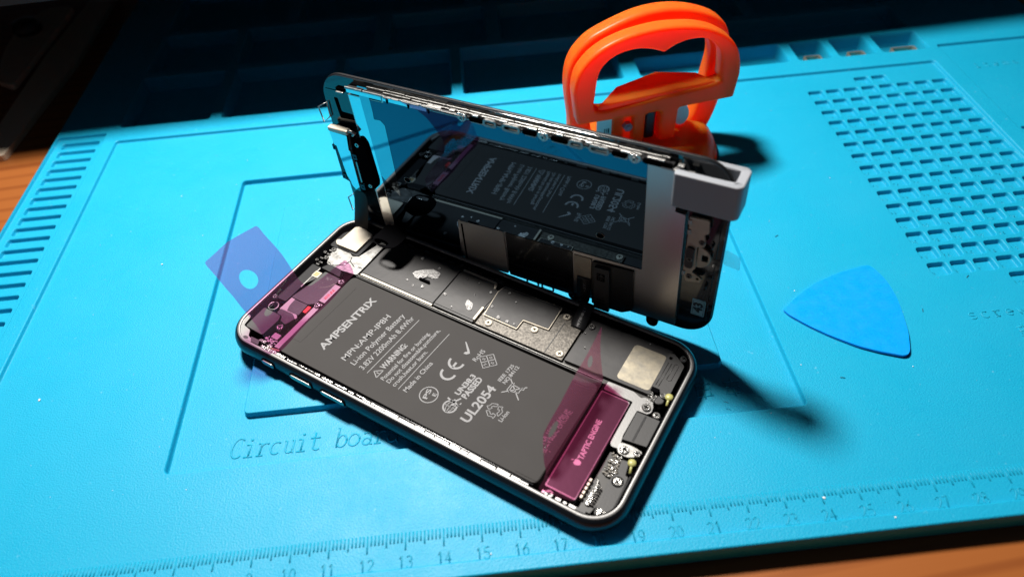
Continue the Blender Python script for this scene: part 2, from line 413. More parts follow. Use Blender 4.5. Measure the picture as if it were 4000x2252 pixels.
pk += [(330.2, 195.4), (338.2, 195.4)] + [(330.6+7.97*k, 71.9) for k in range(5)]
pk = [p for p in pk if p[0]+6 < 369.3]
pq = [(x-.1, y-5.5, x+6.2, y, 1.1) for x, y in pk]
RO = (60.4, 30.2, 246.9, 164.2, 1.4); RD = -2.1; RI = (79.9, 47.8, 227.2, 145.4, 1.8)
lm_ = LQ(MA, -.4)
sheetp([[(300.0, -4.6)] + [(300.0, 200.6)] + [p for p in lm_ if p[0] < 300], LQ(RO, .35)], 0)
cuts = [200.6] + [187.8-7.73*k+1.1 for k in range(0, 15)] + [73.2, 60.0, -4.6]
rgt = [p for p in lm_ if p[0] > 300]
for k in range(len(cuts)-1):
    yt, yb = cuts[k], cuts[k+1]
    hs = [LQ(q, .35) for q in pq if q[3]+.35 < yt and q[1]-.35 > yb]
    top = [p for p in rgt if p[1] > 190] if k == 0 else [(369.2, yt)]
    bot = [p for p in rgt if p[1] < 10] if k == len(cuts)-2 else [(369.2, yb)]
    sheetp([[(300.0, yb)] + bot + top + [(300.0, yt)]] + hs, 0)
for q in pq: pocket(q, 0, -1.7, .35)
step(RO, 0, RD, .35); sheet(RO, -.35, RD, [(RI, .35)]); step(RI, RD, 0, .35); sheet(RI, -.35, 0)
mb = MB(); mb.add(MT.v, MT.f); k_ = len(mb.v); mb.add(MW.v, MW.f, True)
mat = empty('repair_mat', 'large bright blue silicone repair mat with moulded ruler, slots, pockets and trays', 'repair mat')
o = obj('mat_body', mb, M_MAT, mat)

# stroke letters moulded in the mat
def arc(cx, cy, rx, ry, a0, a1, n=9): return [(cx+rx*math.cos(R(a0+(a1-a0)*i/n)), cy+ry*math.sin(R(a0+(a1-a0)*i/n))) for i in range(n+1)]
G = {
 '0': [arc(.3, .5, .26, .5, 0, 360, 16)], '1': [[(.12, .78), (.32, 1), (.32, 0)]],
 '2': [arc(.3, .72, .25, .28, 160, -30, 8)+[(.04, 0), (.56, 0)]], '3': [arc(.28, .75, .23, .25, 150, -90, 8), arc(.28, .25, .27, .27, 90, -150, 8)],
 '4': [[(.42, 0), (.42, 1), (.03, .3), (.58, .3)]], '5': [[(.52, 1), (.12, 1), (.08, .58)]+arc(.28, .32, .27, .32, 110, -150, 8)],
 '6': [[(.46, 1)]+arc(.3, .32, .26, .32, 160, 520, 14)], '7': [[(.05, 1), (.55, 1), (.22, 0)]],
 '8': [arc(.3, .76, .22, .24, 0, 360, 12), arc(.3, .26, .27, .27, 0, 360, 12)], '9': [arc(.3, .68, .26, .32, 0, 360, 12), [(.56, .66), (.5, .25), (.2, 0)]],
 'C': [arc(.34, .5, .32, .5, 50, 310, 12)], 'i': [[(.1, .62), (.3, .62), (.3, 0)], [(.08, 0), (.52, 0)], arc(.3, .86, .03, .03, 0, 360, 6)],
 'r': [[(.05, .62), (.2, .62), (.2, 0)], [(.05, 0), (.38, 0)], [(.2, .42)]+arc(.42, .38, .22, .24, 160, 50, 5)],
 'c': [arc(.32, .31, .26, .31, 50, 310, 10)], 'u': [[(.06, .62), (.16, .62)]+arc(.34, .2, .18, .2, 180, 350, 7), [(.42, .62), (.52, .62), (.52, 0), (.6, 0)]],
 't': [[(.24, .9)]+arc(.42, .16, .18, .16, 180, 320, 6), [(.04, .62), (.52, .62)]],
 'b': [[(.04, 1), (.12, 1), (.12, 0)], arc(.34, .31, .23, .31, 0, 360, 14)], 'o': [arc(.3, .31, .27, .31, 0, 360, 14)],
 'a': [arc(.3, .16, .2, .17, 0, 360, 10), arc(.28, .42, .2, .2, 140, 0, 6)+[(.5, 0), (.6, 0)]],
 'd': [[(.42, 1), (.5, 1), (.5, 0), (.58, 0)], arc(.27, .31, .23, .31, 0, 360, 14)],
 's': [arc(.3, .46, .2, .16, 30, 250, 8)+arc(.3, .16, .22, .16, 90, -150, 8)], 'e': [[(.05, .32), (.54, .32)]+arc(.3, .31, .25, .31, 0, 300, 10)],
 'w': [[(.02, .62), (.16, 0), (.3, .5), (.44, 0), (.58, .62)]], 'I': [[(.3, 0), (.3, 1)], [(.12, 0), (.48, 0)], [(.12, 1), (.48, 1)]],
 'm': [[(.04, .62), (.04, 0)], arc(.17, .45, .13, .16, 180, 0, 5)+[(.3, 0)], arc(.43, .45, .13, .16, 180, 0, 5)+[(.56, 0)]], ' ': []}
def strokes(mb, s_, x, y, h, pitch, z, r=.28, slant=0.0, wd=1.0):
    for k, ch in enumerate(s_):
        for st in G.get(ch, []):
            mb.tube([(x+k*pitch+px*h*wd+py*h*slant, y+py*h, z) for px, py in st], r, 6)
def lettering(fn):
    mb = MB(); fn(mb); obj('moulded_lettering', mb, M_MAT, mat)
lettering(lambda m: strokes(m, 'Circuit board', 77.3, 34.0, 6.5, 3.85, RD-.04, .32, .12, .92))
lettering(lambda m: strokes(m, 'screw', 308.2, 54.4, 4.0, 4.0, 0, .24, 0, 1.1))
lettering(lambda m: strokes(m, 'items', 385.5, 193.6, 4.2, 4.4, 0, .24, 0, .95))
def glyph(m, gx, gy, gs):
    zz = RD if gx < 240 else 0
    for p in ([(.1, .8), (.9, .8)], [(.5, 1), (.5, 0)], [(.15, .5), (.85, .5)], [(.2, .2), (.2, .75)], [(.8, .2), (.8, .75)], [(.1, .15), (.9, .15)]):
        m.tube([(gx+a*gs, gy+b*gs, zz) for a, b in p], .25, 5)
for g_ in ((207, 37, 6.5), (216, 37, 6.5), (225, 37, 6.5), (319.5, 45.5, 5), (327, 45.5, 5)): lettering(lambda m: glyph(m, *g_))
tk = MB()
for i in range(0, 366):
    x = float(i); L_ = 4.8 if i % 10 == 0 else (3.6 if i % 5 == 0 else 2.7)
    tk.tube([(x, 4.8, 0.0), (x, 4.8-L_, 0.0)], .21, 6, flat=1.1)
obj('ruler_scale', tk, M_MAT, mat)
nb = MB()
for i in range(0, 37):
    s_ = str(i); strokes(nb, s_, i*10-(1.75 if len(s_) == 2 else .9), -4.6, 3.1, 2.0, .02, .2, 0, .85)
obj('ruler_numbers', nb, M_MAT, mat)
pn = MB()
for k, (x, y) in enumerate(pk):
    s_ = str(121-k if k < 120 else k)
    strokes(pn, s_, x+.8, y-4.7, 2.0, 1.4, -1.7, .2, 0, .8)
obj('pocket_numbers', pn, M_MAT, mat)
for a, b, c_ in ((317.4, 325.6, 0), (338.4, 346.6, 0), (359.6, 371.6, 0)):
    fr = MB(); fr.prism(rr(a, 213.4, b, 221.6, 1.2), -5.35, -2.6, [rr(a+.8, 214.2, b-.8, 220.8, .8)])
    obj('tray_insert', fr, M_TAN, mat)

# ------------------------------------------------------------ opened phone
PH = -0.6269659
MP = Matrix.Translation((71.963*S, 75.589*S, 0.15*S)) @ Matrix.Rotation(PH, 4, 'Z')
phone = empty('opened_phone', 'opened black smartphone housing lying on the blue mat with its battery and circuits bare', 'smartphone', MP)
W_, H_ = 136.1, 64.4
def ring(ins, z, r):
    return [(x, y, z) for x, y in rr(ins, ins, W_-ins, H_-ins, r, 10)]
def loft(mb, rings, cap0=False, cap1=False):
    n = len(rings[0]); vs = [p for r_ in rings for p in r_]
    fs = [(j*n+i, j*n+(i+1) % n, (j+1)*n+(i+1) % n, (j+1)*n+i) for j in range(len(rings)-1) for i in range(n)]
    if cap0: fs.append(tuple(range(n))[::-1])
    if cap1: fs.append(tuple((len(rings)-1)*n+i for i in range(n)))
    mb.add(vs, fs, True)
mb = MB(); loft(mb, [ring(1.6, 0, 8), ring(.3, .25, 9), ring(-.7, 1.0, 10), ring(-1.4, 2.2, 10.6), ring(-1.6, 3.5, 10.8), ring(-1.45, 4.8, 10.6), ring(-.95, 6.0, 10), ring(-.3, 6.7, 9.4), ring(0, 6.84, 9.1)], cap0=True)
obj('housing_shell', mb, M_FRAME, phone)
mb = MB(); loft(mb, [ring(0, 6.84, 9.1), ring(.1, 6.93, 9), ring(.8, 6.95, 8.3), ring(.92, 6.88, 8.2), ring(1.0, 6.2, 8.1)])
obj('rim', mb, M_RIM, phone)
mb = MB(); loft(mb, [ring(1.0, 6.2, 8.1), ring(1.5, 6.15, 7.8), ring(1.55, 1.0, 7.7)], cap1=True)
o = obj('inner_tray', mb, M_BLACKM, phone)
for a, b in ((16.9, 21.9), (28.8, 37.5), (41.3, 50.5)):
    mb = MB(); mb.prism(rr(a, 3.0, b, 5.0, .95), 1.15, 1.95, M=Matrix.Rotation(R(90), 4, 'X'))
    b_ = obj('side_button', mb, M_STEEL, phone, bevel=.12)
    mb = MB(); mb.prism(rr(a-.5, 2.5, b+.5, 5.4, 1.4), 1.0, 1.62, M=Matrix.Rotation(R(90), 4, 'X'))
    obj('button_slot', mb, M_BLACKM, b_)

def part(name, poly, z0, z1, m, parent=None, r=.3, bevel=0, holes=(), **k):
    mb = MB(); mb.prism(rp(poly, r) if r else poly, z0, z1, holes)
    return obj(name, mb, m, parent or phone, bevel=bevel, **k)
def rect(a, b, c_, d_): return [(a, c_), (b, c_), (b, d_), (a, d_)]
# battery
th = .055
bat = part('battery', [(19.5, 3.3), (113.6, 2.6), (114.3, 38.9), (20.6, 39.6)], 1.4, 6.0, M_BATT, r=2.0, bevel=.9, seg=4)
part('battery_tape', [(20.2, 9), (24.2, 8.8), (25.0, 36), (21.3, 36.2)], 5.98, 6.06, M_BATT, bat, r=.6)
part('battery_tape', [(106.5, 3.4), (113.3, 3.4), (113.8, 12), (107.4, 14)], 5.95, 6.12, M_BATT, bat, r=.6, bevel=.05)
tx = MB(); Z = 6.075
def line(a, b, wd, z=Z, mb=None):
    a = Vector(a); b = Vector(b); d = (b-a).normalized(); n = Vector((-d.y, d.x))*wd/2
    (mb or tx).add([(*(a-n), z), (*(b-n), z), (*(b+n), z), (*(a+n), z)], [(0, 1, 2, 3)])
def oring(cx, cy, r, wd, a0=0, a1=360, n=40, z=Z, mb=None, r2=None):
    r2 = r2 or r; P = []
    for i in range(n+1):
        t = R(a0+(a1-a0)*i/n); P += [(cx+(r-wd/2)*math.cos(t), cy+(r2-wd/2)*math.sin(t), z), (cx+(r+wd/2)*math.cos(t), cy+(r2+wd/2)*math.sin(t), z)]
    (mb or tx).add(P, [(2*i, 2*i+1, 2*i+3, 2*i+2) for i in range(n)])
def bt(s_, u, v0, v1, h, bold=0.0, k=.06):
    text(tx, s_, (u+(v0-9.7)*k, v0), (u+(v1-9.7)*k, v1), h, Z, bold)
bt('AMPSENTRIX', 32.9, 10.0, 34.6, 2.75, .028, .08)
bt('MPN:AMP-IP8H', 41.8, 10.0, 31.1, 2.2, .008, .08)
bt('Li-ion Polymer Battery', 45.4, 10.0, 33.6, 2.0, .01, .08)
bt('3.82V 2200mAh 8.4Whr', 48.9, 9.9, 34.2, 1.95, .008, .075)
line((50.7, 9.6), (52.4, 34.3), .22)
bt('WARNING:', 54.3, 13.1, 24.1, 2.05, .03, .08)
for a, b in (((54.3, 9.6), (54.5, 12.8)), ((54.5, 12.8), (52.1, 11.2)), ((52.1, 11.2), (54.3, 9.6))): line(a, b, .26)
line((53.9, 11.2), (53.1, 11.2), .3); line((54.2, 11.2), (54.05, 11.2), .3)
bt('Potential for fire or burning.', 56.9, 9.8, 31.4, 1.5, .012, .09)
bt('Do not disassemble,puncture,', 59.1, 9.8, 33.9, 1.5, .012, .08)
bt('crush,heat,or burn.', 61.3, 9.6, 25.0, 1.5, .012, .08)
line((62.7, 9.4), (64.3, 34.1), .22)
bt('Made in China', 65.6, 9.7, 22.2, 1.65, .012, .07)
oring(71.9, 12.2, 2.75, .28)
text(tx, 'PS', (72.3, 10.6), (71.7, 14.1), 1.5, Z, .02); text(tx, 'E', (74.0, 12.6), (73.9, 13.6), 1.2, Z, .02)
oring(72.6, 21.4, 2.2, .75, 170, 370, 26); oring(72.5, 26.0, 2.3, .75, 170, 370, 26)
line((72.5, 23.8), (72.5, 25.9), .75)
tx.add([(70.4, 34.0, Z), (70.9, 34.0, Z), (73.3, 31.9, Z), (74.3, 30.8, Z), (73.5, 29.9, Z), (72.5, 29.8, Z), (72.6, 30.6, Z), (73.2, 31.0, Z)], [(0, 1, 2, 3, 7), (3, 4, 5, 6, 7)])
bt('RoHS', 75.7, 29.0, 33.8, 1.6, .01, .1)
sq = [(77.6, 31.0), (80.8, 34.0), (83.9, 31.1), (80.8, 28.0)]
for i in range(4): line(sq[i], sq[(i+1) % 4], .22)
line((79.2, 32.5), (82.4, 29.5), .25); line((79.2, 29.5), (82.3, 32.6), .25)
for ch, c_ in zip('SDMS', ((79.6, 30.6), (81.2, 32.1), (81.1, 29.0), (82.7, 30.6))): text(tx, ch, c_, (c_[0]+.05, c_[1]+.8), .9, Z, .01)
bt('IEEE 1725', 86.4, 26.2, 33.3, 1.15, .02, .1); bt('NO.84112', 88.5, 26.2, 33.5, 1.25, .02, .08)
bt('UN38.3', 79.2, 16.2, 24.5, 1.75, .04, .1); bt('PASSED', 82.0, 16.2, 24.5, 2.0, .04, .07)
bt('UL2054', 87.4, 9.6, 23.6, 3.0, .025, .07)
oring(79.7, 11.8, 2.0, .5); line((77.8, 11.8), (81.5, 11.8), .2); line((79.7, 9.9), (79.7, 13.7), .2)
oring(79.7, 11.8, 1.0, .2, r2=1.9)
line((80.3, 11.6), (79.7, 14.6), .6); line((79.6, 13.4), (77.4, 14.1), .5); line((79.7, 13.3), (81.0, 15.7), .5); line((81.7, 12.9), (82.0, 14.4), .35); line((80.0, 12.0), (82.0, 13.6), .5)
line((90.2, 28.6), (96.1, 23.2), .32); line((90.2, 23.2), (96.1, 28.3), .32)
for a, b in (((91.2, 24.6), (91.4, 27.2)), ((91.2, 24.6), (94.8, 25.3)), ((91.4, 27.2), (94.8, 26.9)), ((94.8, 25.3), (94.8, 26.9)), ((91.9, 27.9), (92.0, 24.2))): line(a, b, .25)
oring(95.2, 27.2, .4, .25)
for k in range(3):
    a_ = R(120*k+15); cx, cy = 91.7, 16.9
    def Q(r_, t): return (cx+r_*math.cos(a_+R(t)), cy+r_*math.sin(a_+R(t)))
    P = [Q(2.35, -46), Q(2.5, 0), Q(2.2, 30), Q(2.75, 38), Q(1.7, 62), Q(1.0, 20), Q(1.5, 24), Q(1.55, 2), Q(1.35, -40)]
    for i in range(9): line(P[i], P[(i+1) % 9], .2)
bt('Li-Ion', 95.1, 14.5, 18.4, 1.3, .02, .1)
obj('battery_print', tx, M_PRINT, bat)

# side strips between battery and rim
mb = MB(); mb.box(14, 113, 2.0, 2.55, 3, 5.9); obj('edge_gasket', mb, M_GLOSSB, phone, bevel=.2)
mb = MB(); mb.box(20.8, 114, 40.3, 40.75, 3, 5.6); obj('edge_gasket', mb, M_DGREY, phone, bevel=.15)
mb = MB(); mb.box(20.8, 114, 41.25, 41.37, 3, 5.3); obj('divider_rib', mb, M_STEEL, phone)
mb = MB(); u = 14.0
mb.box(14, 24.2, 1.25, 2.2, 5, 6.2)
u = 25
while u < 54:
    l = random.uniform(1.2, 5); mb.box(u, u+l, 1.3+random.uniform(0, .5), 2.0+random.uniform(0, .25), 5, 5.9+random.uniform(0, .3)); u += l+random.uniform(.2, 1.0)
obj('side_flex', mb, M_BRIGHT, phone, bevel=.08)
mb = MB(); u = 56
while u < 112:
    l = random.uniform(1.2, 6); mb.box(u, u+l, 1.1, 1.35+random.uniform(0, .35), 5.6, 6.6+random.uniform(0, .2)); u += l+random.uniform(.1, .6)
obj('side_flex', mb, M_RIM, phone)

# logic board area
part('logic_board', rect(20.8, 128.5, 41.6, 62.6), 2.0, 4.0, M_PCB)
SA = [(21.6, 43.1), (51.4, 42.9), (51.4, 60.1), (24.0, 59.8), (21.6, 55.4)]
part('shield_frame', [(21.2, 42.2), (51.5, 42.0), (51.5, 60.4), (23.8, 60.2), (21.2, 56)], 4.0, 5.1, M_DGREY)
part('frame_lip', [(21.2, 42.0), (51.6, 41.9), (51.6, 42.55), (21.8, 42.8)], 4.4, 5.2, M_CREAM, r=.2)
part('frame_lip', [(52.2, 60.1), (65.2, 60.0), (65.9, 58.0), (66.5, 57.9), (66.6, 58.5), (65.7, 60.8), (52.2, 60.9)], 4.4, 5.3, M_CREAM, r=.2)
part('shield_cover', SA, 5.1, 5.32, M_SHEET, bevel=.08)
part('shield_frame', [(51.9, 42.6), (67.4, 42.4), (68.2, 49), (68.9, 57.4), (66.4, 58.4), (65.6, 60.4), (51.9, 60.6)], 4.0, 5.05, M_DGREY)
part('shield_cover', [(51.9, 43.4), (66.9, 43.2), (67.5, 49), (68.3, 57), (66.0, 57.8), (65.2, 59.4), (51.9, 59.6)], 5.05, 5.28, M_SHEET, bevel=.08)
part('shield_frame', [(69.2, 46.5), (81.7, 46.3), (81.8, 50.4), (90.8, 50.8), (90.4, 61.0), (68.9, 60.3), (68.0, 57.3)], 4.9, 5.5, M_CREAM)
part('shield_cover', [(69.45, 46.8), (81.45, 46.6), (81.55, 50.7), (90.5, 51.1), (90.1, 60.7), (69.1, 60.0), (68.3, 57.2)], 5.5, 5.68, M_SHEET, bevel=.06)
mb = MB(); mb.box(67.3, 68.0, 43.0, 48.8, 4, 6.0); obj('shield_wall', mb, M_CREAM, phone)
part('connector_cover_plate', [(68.3, 42.6), (68.3, 48.7), (70.9, 48.7), (71.0, 46.9), (81.0, 46.8), (81.2, 51.3), (90.3, 51.6), (90.9, 58.6), (92.0, 60.0), (94.3, 59.8), (95.6, 56.9), (99.6, 56.2), (99.8, 42.6)], 4.3, 4.9, M_GOLDT, bevel=.1)
mb = MB(); mb.box(93.6, 93.85, 42.8, 56.2, 4.9, 5.0); obj('plate_seam', mb, M_DGREY, phone)
for x, y in ((72.3, 44.5), (86.7, 49.0), (93.3, 58.4), (98.2, 44.3)): screw(phone, x, y, 5.2, 1.25, M_CREAM)
mb = MB()
for _ in range(26):
    a = random.uniform(24, 66); mb.box(a, a+random.uniform(.6, 2.4), 61.2+random.uniform(0, .8), 62.2+random.uniform(0, .5), 4, 4.6+random.random()*.6)
obj('edge_clip_row', mb, M_DGREY, phone)
part('code_print', rect(83.5, 86.9, 54.9, 57.6), 5.68, 5.70, M_DGREY, r=0)
# torn foil scraps
def scrap(poly, z, name='peeled_foil', tilt=.45):
    mb = MB(); P = rp(poly, .25, 2); cx = sum(p[0] for p in P)/len(P); cy = sum(p[1] for p in P)/len(P)
    n = len(P); vs = [(cx, cy, z+.3)] + [(cx+(p[0]-cx)*.55+random.uniform(-.15, .15), cy+(p[1]-cy)*.55+random.uniform(-.15, .15), z+random.uniform(.05, tilt+.1)) for p in P] + [(p[0], p[1], z+random.uniform(0, tilt)) for p in P]
    mb.add(vs, [(0, i+1, (i+1) % n+1) for i in range(n)] + [(i+1, i+1+n, (i+1) % n+1+n) for i in range(n)] + [(i+1, (i+1) % n+1+n, (i+1) % n+1) for i in range(n)]); obj(name, mb, M_FOIL, phone, solid=.06)
scrap([(37.3, 50.8), (38.2, 52.4), (40.4, 54.5), (43, 55.6), (46.3, 55.1), (46.7, 53.7), (45.8, 52.1), (43.2, 51.8), (41.6, 49.4), (39.6, 49.6)], 5.35)
scrap([(61.1, 49.7), (63.8, 48.7), (64.6, 46.3), (63.2, 45.7), (62.5, 46.6), (61.4, 47.4)], 5.32)
for x, y, r_ in ((36.5, 58.2, .9), (44.2, 47.3, .8), (37.6, 47.4, .7), (41, 46.2, .6), (44.4, 57.1, .6), (53, 48, .9), (58, 44.5, .5), (66.1, 55.9, .7), (72.0, 58.2, .6), (76, 55.8, .5), (60.4, 57.6, .35), (55.8, 57.4, .3), (62, 52.6, .3), (74.2, 47.4, .9), (77.6, 47.3, .8), (70, 50.6, .7), (80.2, 47.5, .5), (101.5, 55, .3), (104, 50, .35), (121, 60.5, .3)):
    scrap([(x+r_*random.uniform(.5, 1.1)*math.cos(t), y+r_*random.uniform(.5, 1.1)*math.sin(t)) for t in (0, 1.3, 2.6, 3.9, 5.2)], 5.7 if 69 < x < 90 else 5.32, 'foil_crumb', .3)
mb = MB(); mb.box(41.4, 45.5, 49.3, 50.0, 5.4, 6.3, M=None); obj('peeled_edge', mb, M_BLACKM, phone)
# right black sheet with worn copper window
part('speaker_box', [(100.5, 43.0), (128.4, 43.6), (128.2, 61.5), (101.0, 61.2)], 3.0, 5.2, M_SHEET, bevel=.25)
part('worn_square', rect(117.0, 127.4, 44.5, 58.7), 5.2, 5.26, M_WORN, r=1.4)
part('outlined_pad', rect(106.4, 111.6, 57.6, 61.1), 5.2, 5.26, M_SHEET, r=.7, bevel=.03)
for x, y in ((102.2, 58.4), (132.0, 60.0)): screw(phone, x, y, 5.5, 1.15)
sa = part('antenna_arm', [(127.3, 59.5), (128.9, 60.4), (131.0, 59.0), (133.2, 57.4), (133.3, 44.6), (131.6, 43.7), (130.1, 46.2), (127.7, 46.3)], 4.6, 5.7, M_DGREY, r=.7, bevel=.12, holes=[ell(128.6, 58.3, .55)])
mb = MB()
for pts in ([(128.4, 47.2), (128.6, 56.4)], [(129.3, 47.2), (129.6, 56.6)], [(130.4, 50.5), (130.5, 56.6), (131.2, 57.0), (131.8, 56.4), (131.7, 50.7), (131.1, 50.3), (130.4, 50.5)]):
    mb.tube([(x, y, 5.7) for x, y in pts], .13, 5)
obj('pressed_rib', mb, M_SHEET, sa)
mb = MB(); mb.tube([(131.6, 44.8+.6*math.sin(t), 5.75) if False else (131.6+.65*math.cos(t), 44.8+.65*math.sin(t), 5.75) for t in [i*.42 for i in range(15)]], .12, 5, True); obj('ring_pad', mb, M_STEEL, sa)
mb = MB(); mb.cyl(131.2, 43.2, 4.2, 5.2, 1.5); obj('rubber_boot', mb, M_DGREY, phone, bevel=.3)
mb = MB(); mb.box(127.8, 130.1, 44.7, 46.2, 4.8, 6.0); obj('flex_connector', mb, M_BLACKM, phone, bevel=.1)
mb = MB()
for _ in range(26): a, b = random.uniform(127.6, 129.8), random.uniform(40.6, 44.5); mb.box(a, a+.5, b, b+.4, 4.8, 5.35+random.random()*.3)
obj('solder_pad', mb, M_BRIGHT, phone)
# silver Y bracket
part('flat_bracket', [(115.7, 42.0), (123.8, 42.2), (126.5, 41.2), (127.5, 42.0), (129.9, 41.5), (130.8, 40.0), (131.0, 38.0), (130.2, 37.0), (127.2, 36.8), (127.1, 27.6), (127.5, 25.6), (127.7, 23.2), (125.8, 22.9), (125.0, 23.8), (124.95, 38.9), (115.7, 38.9)], 4.7, 5.4, M_RIM, r=.45, bevel=.1)
sp = part('charge_module', [(127.5, 26.1), (134.3, 27.0), (134.3, 36.3), (127.5, 36.1)], 3.6, 5.9, M_DGREY, r=.3, bevel=.35)
mb = MB(); mb.box(130.0, 130.6, 26.8, 35.8, 5.88, 5.98); obj('centre_groove', mb, M_BLACK, sp, bevel=.04)
part('tag_plate', [(127.6, 25.3), (130.9, 25.6), (133.9, 25.2), (133.8, 23.5), (130.9, 21.8), (128.3, 21.9), (127.3, 23.4)], 4.9, 5.5, M_STEEL, r=.5, bevel=.08)
for x, y, r_ in ((129.1, 38.8, 1.35), (132.7, 37.6, 1.15), (129.4, 23.4, 1.35), (132.9, 23.9, 1.05), (131.8, 13.9, 1.3), (131.8, 3.9, 1.25)): screw(phone, x, y, 5.75, r_)
for (x, y), (x2, y2) in (((132.9, 20.7), (133.6, 17.8)), ((133.5, 45.0), (133.9, 42.2))):
    mb = MB(); mb.lathe([(.01, 6.4), (.6, 6.35), (1.15, 6.0), (1.2, 5.5), (.9, 5.2)], 20, M=Matrix.Translation((x, y, 0)))
    mb.tube([(x, y, 5.8), (x2, y2, 5.4)], .38, 6); obj('glue_dot', mb, M_YEL, phone)
part('charging_board', [(126.0, 22.0), (130.4, 21.6), (131.6, 14), (129, 3.2), (125.8, 3.2)], 2.5, 4.0, M_PCB)
mb = MB()
for _ in range(70):
    a = random.uniform(126.6, 129.8); b = random.uniform(14.4, 21.4); l = random.uniform(.25, .7); mb.box(a, a+l, b, b+random.uniform(.2, .5), 4.0, 4.3+random.random()*.5)
obj('board_component', mb, M_GOLDT, phone)
mb = MB()
for _ in range(26):
    a = random.uniform(126.8, 129.8); b = random.uniform(14.4, 21.4); mb.box(a, a+.4, b, b+.3, 4.1, 4.9)
obj('board_component', mb, M_BRIGHT, phone)
part('antenna_cover', [(130.1, 20.5), (132.0, 20.8), (132.8, 16.6), (133.7, 16.6), (133.9, 11.8), (133.9, 5.8), (133.2, 3.6), (132.1, 2.6), (130.2, 3.2), (129.5, 12.7), (130.1, 15.5), (131.2, 16.2), (130.4, 17.0)], 4.2, 5.5, M_DGREY, r=.5, bevel=.15)
mb = MB(); mb.cyl(131.8, 14.0, 5.5, 5.53, 1.65); obj('screw_well', mb, M_BLACKM, phone)
mb = MB(); mb.box(134.0, 134.5, 5, 17, 4.5, 6.0); obj('rubber_seal', mb, M_BLACK, phone, bevel=.2)
# haptic motor
hm = part('haptic_motor', rect(115.5, 124.5, 3.7, 38.0), 2.0, 5.9, M_RIM, r=.5, bevel=.15)
part('motor_label', rect(115.9, 124.2, 4.2, 37.6), 5.9, 5.95, M_SHEET, hm, r=.4)
mt = MB(); text(mt, 'TAPTIC ENGINE', (121.0, 15.0), (120.2, 28.6), 1.6, 5.985, .03)
mt.prism(rp([(118.95, 13.3), (119.5, 12.75), (120.5, 12.9), (121.2, 13.5), (120.9, 13.75), (121.2, 14.0), (120.5, 14.55), (119.5, 14.65), (118.95, 14.1), (119.2, 13.7)], .5), 5.96, 5.99, [])
mt.prism(ell(118.45, 13.9, .38, .18, 12, 30), 5.96, 5.99)
obj('motor_print', mt, M_WHITE, hm)
mb = MB()
for k in range(5): mb.box(124.9, 125.6, 5.4+k*1.35, 6.3+k*1.35, 3, 5.3)
obj('spring_contact', mb, M_CREAM, phone, bevel=.05)
mb = MB()
for k in range(7): mb.add([(127.2, 5.0+k*.85, 4.6), (128.9, 5.2+k*.85, 4.9), (128.8, 5.8+k*.85, 4.6), (127.3, 5.7+k*.85, 4.9)], [(0, 1, 2, 3)])
mb.box(127.0, 127.8, 4.8, 11.2, 4.2, 4.7); obj('grounding_comb', mb, M_BRIGHT, phone, solid=.1)
mb = MB(); mb.tube([(126.2, 13.0, 5), (127.2, 12.0, 5.1), (127.4, 10.6, 5.0), (128.2, 9.8, 4.9)], .22, 6); obj('antenna_wire', mb, M_STEEL, phone)
screw(phone, 117.8, 1.9, 6.1, 1.3, M_RIM)
mb = MB()
for a, b, l in ((115.6, 1.4, 1.0), (119.7, 1.3, 1.6), (122.0, 1.2, 1.0), (123.6, 1.3, 2.4)): mb.box(a, a+l, b, b+1.1, 4.8, 5.8)
obj('corner_bracket', mb, M_STEEL, phone, bevel=.1)
part('corner_bracket', [(125.4, 1.3), (128.6, 1.3), (128.2, 2.6), (125.8, 2.4)], 5.2, 6.0, M_SHEET, r=.3)

# top of the phone: earpiece, cameras, connectors
part('module_bay', [(1.8, 48.6), (14.8, 48.6), (15.0, 61.6), (7.0, 61.8), (2.2, 56)], 1.5, 5.0, M_BLACK, r=1)
part('vibration_module', [(4.8, 59.8), (6.5, 60.9), (13.4, 59.5), (13.3, 49.7), (4.5, 49.6), (3.0, 50.9), (3.4, 51.9), (4.4, 52.0)], 5.0, 5.9, M_CREAM, r=.6, bevel=.15)
br = part('bracket_plate', [(5.4, 49.1), (10.4, 49.2), (13.0, 47.8), (15.2, 48.7), (17.9, 58.7), (19.9, 58.6), (20.3, 46.6), (20.2, 41.4), (14.2, 40.6), (7.1, 40.9), (5.0, 44.6)], 4.4, 5.0, M_STEEL, r=.5, bevel=.1)
mb = MB()
for pts in ([(13.2, 47.4), (13.9, 45.6), (16.6, 44.2), (20, 44.6)], [(13.9, 45.6), (13.2, 43.4), (10.2, 41.2)], [(7.2, 41.5), (10, 41.2)]): mb.tube([(x, y, 5.0) for x, y in pts], .2, 5)
obj('bracket_rib', mb, M_BRIGHT, br)
for x, y, r_ in ((4.9, 47.3, .95), (5.3, 42.8, .9), (3.0, 44.8, .6), (3.0, 40.4, .6)): screw(phone, x, y, 5.3, r_)
mb = MB()
for a, b in ((3.8, 46.0), (4.2, 44.2), (3.2, 41.6), (4.4, 39.8), (3.9, 38.6)): mb.box(a, a+1.4, b, b+.6, 4.6, 5.4)
obj('spring_contact', mb, M_BRIGHT, phone, bevel=.1)
part('connector_block', [(7.6, 37.7), (9.0, 40.4), (14.8, 40.1), (16.4, 37.2)], 4.0, 6.0, M_BLACK, r=.6, bevel=.35)
part('module_bar', [(2.4, 20.5), (6.2, 20.5), (6.4, 38.6), (2.4, 38.6)], 2.0, 4.6, M_BLACK, r=.6, bevel=.3)
mb = MB(); mb.box(6.35, 6.7, 28, 38, 4.2, 4.9); obj('divider_rib', mb, M_STEEL, phone)
part('flex_tail', [(5.9, 28.8), (9.4, 34.9), (8.9, 36.6), (6.6, 36.4), (6.2, 34.6), (6.1, 30)], 4.5, 4.75, M_DGREY, r=.3)
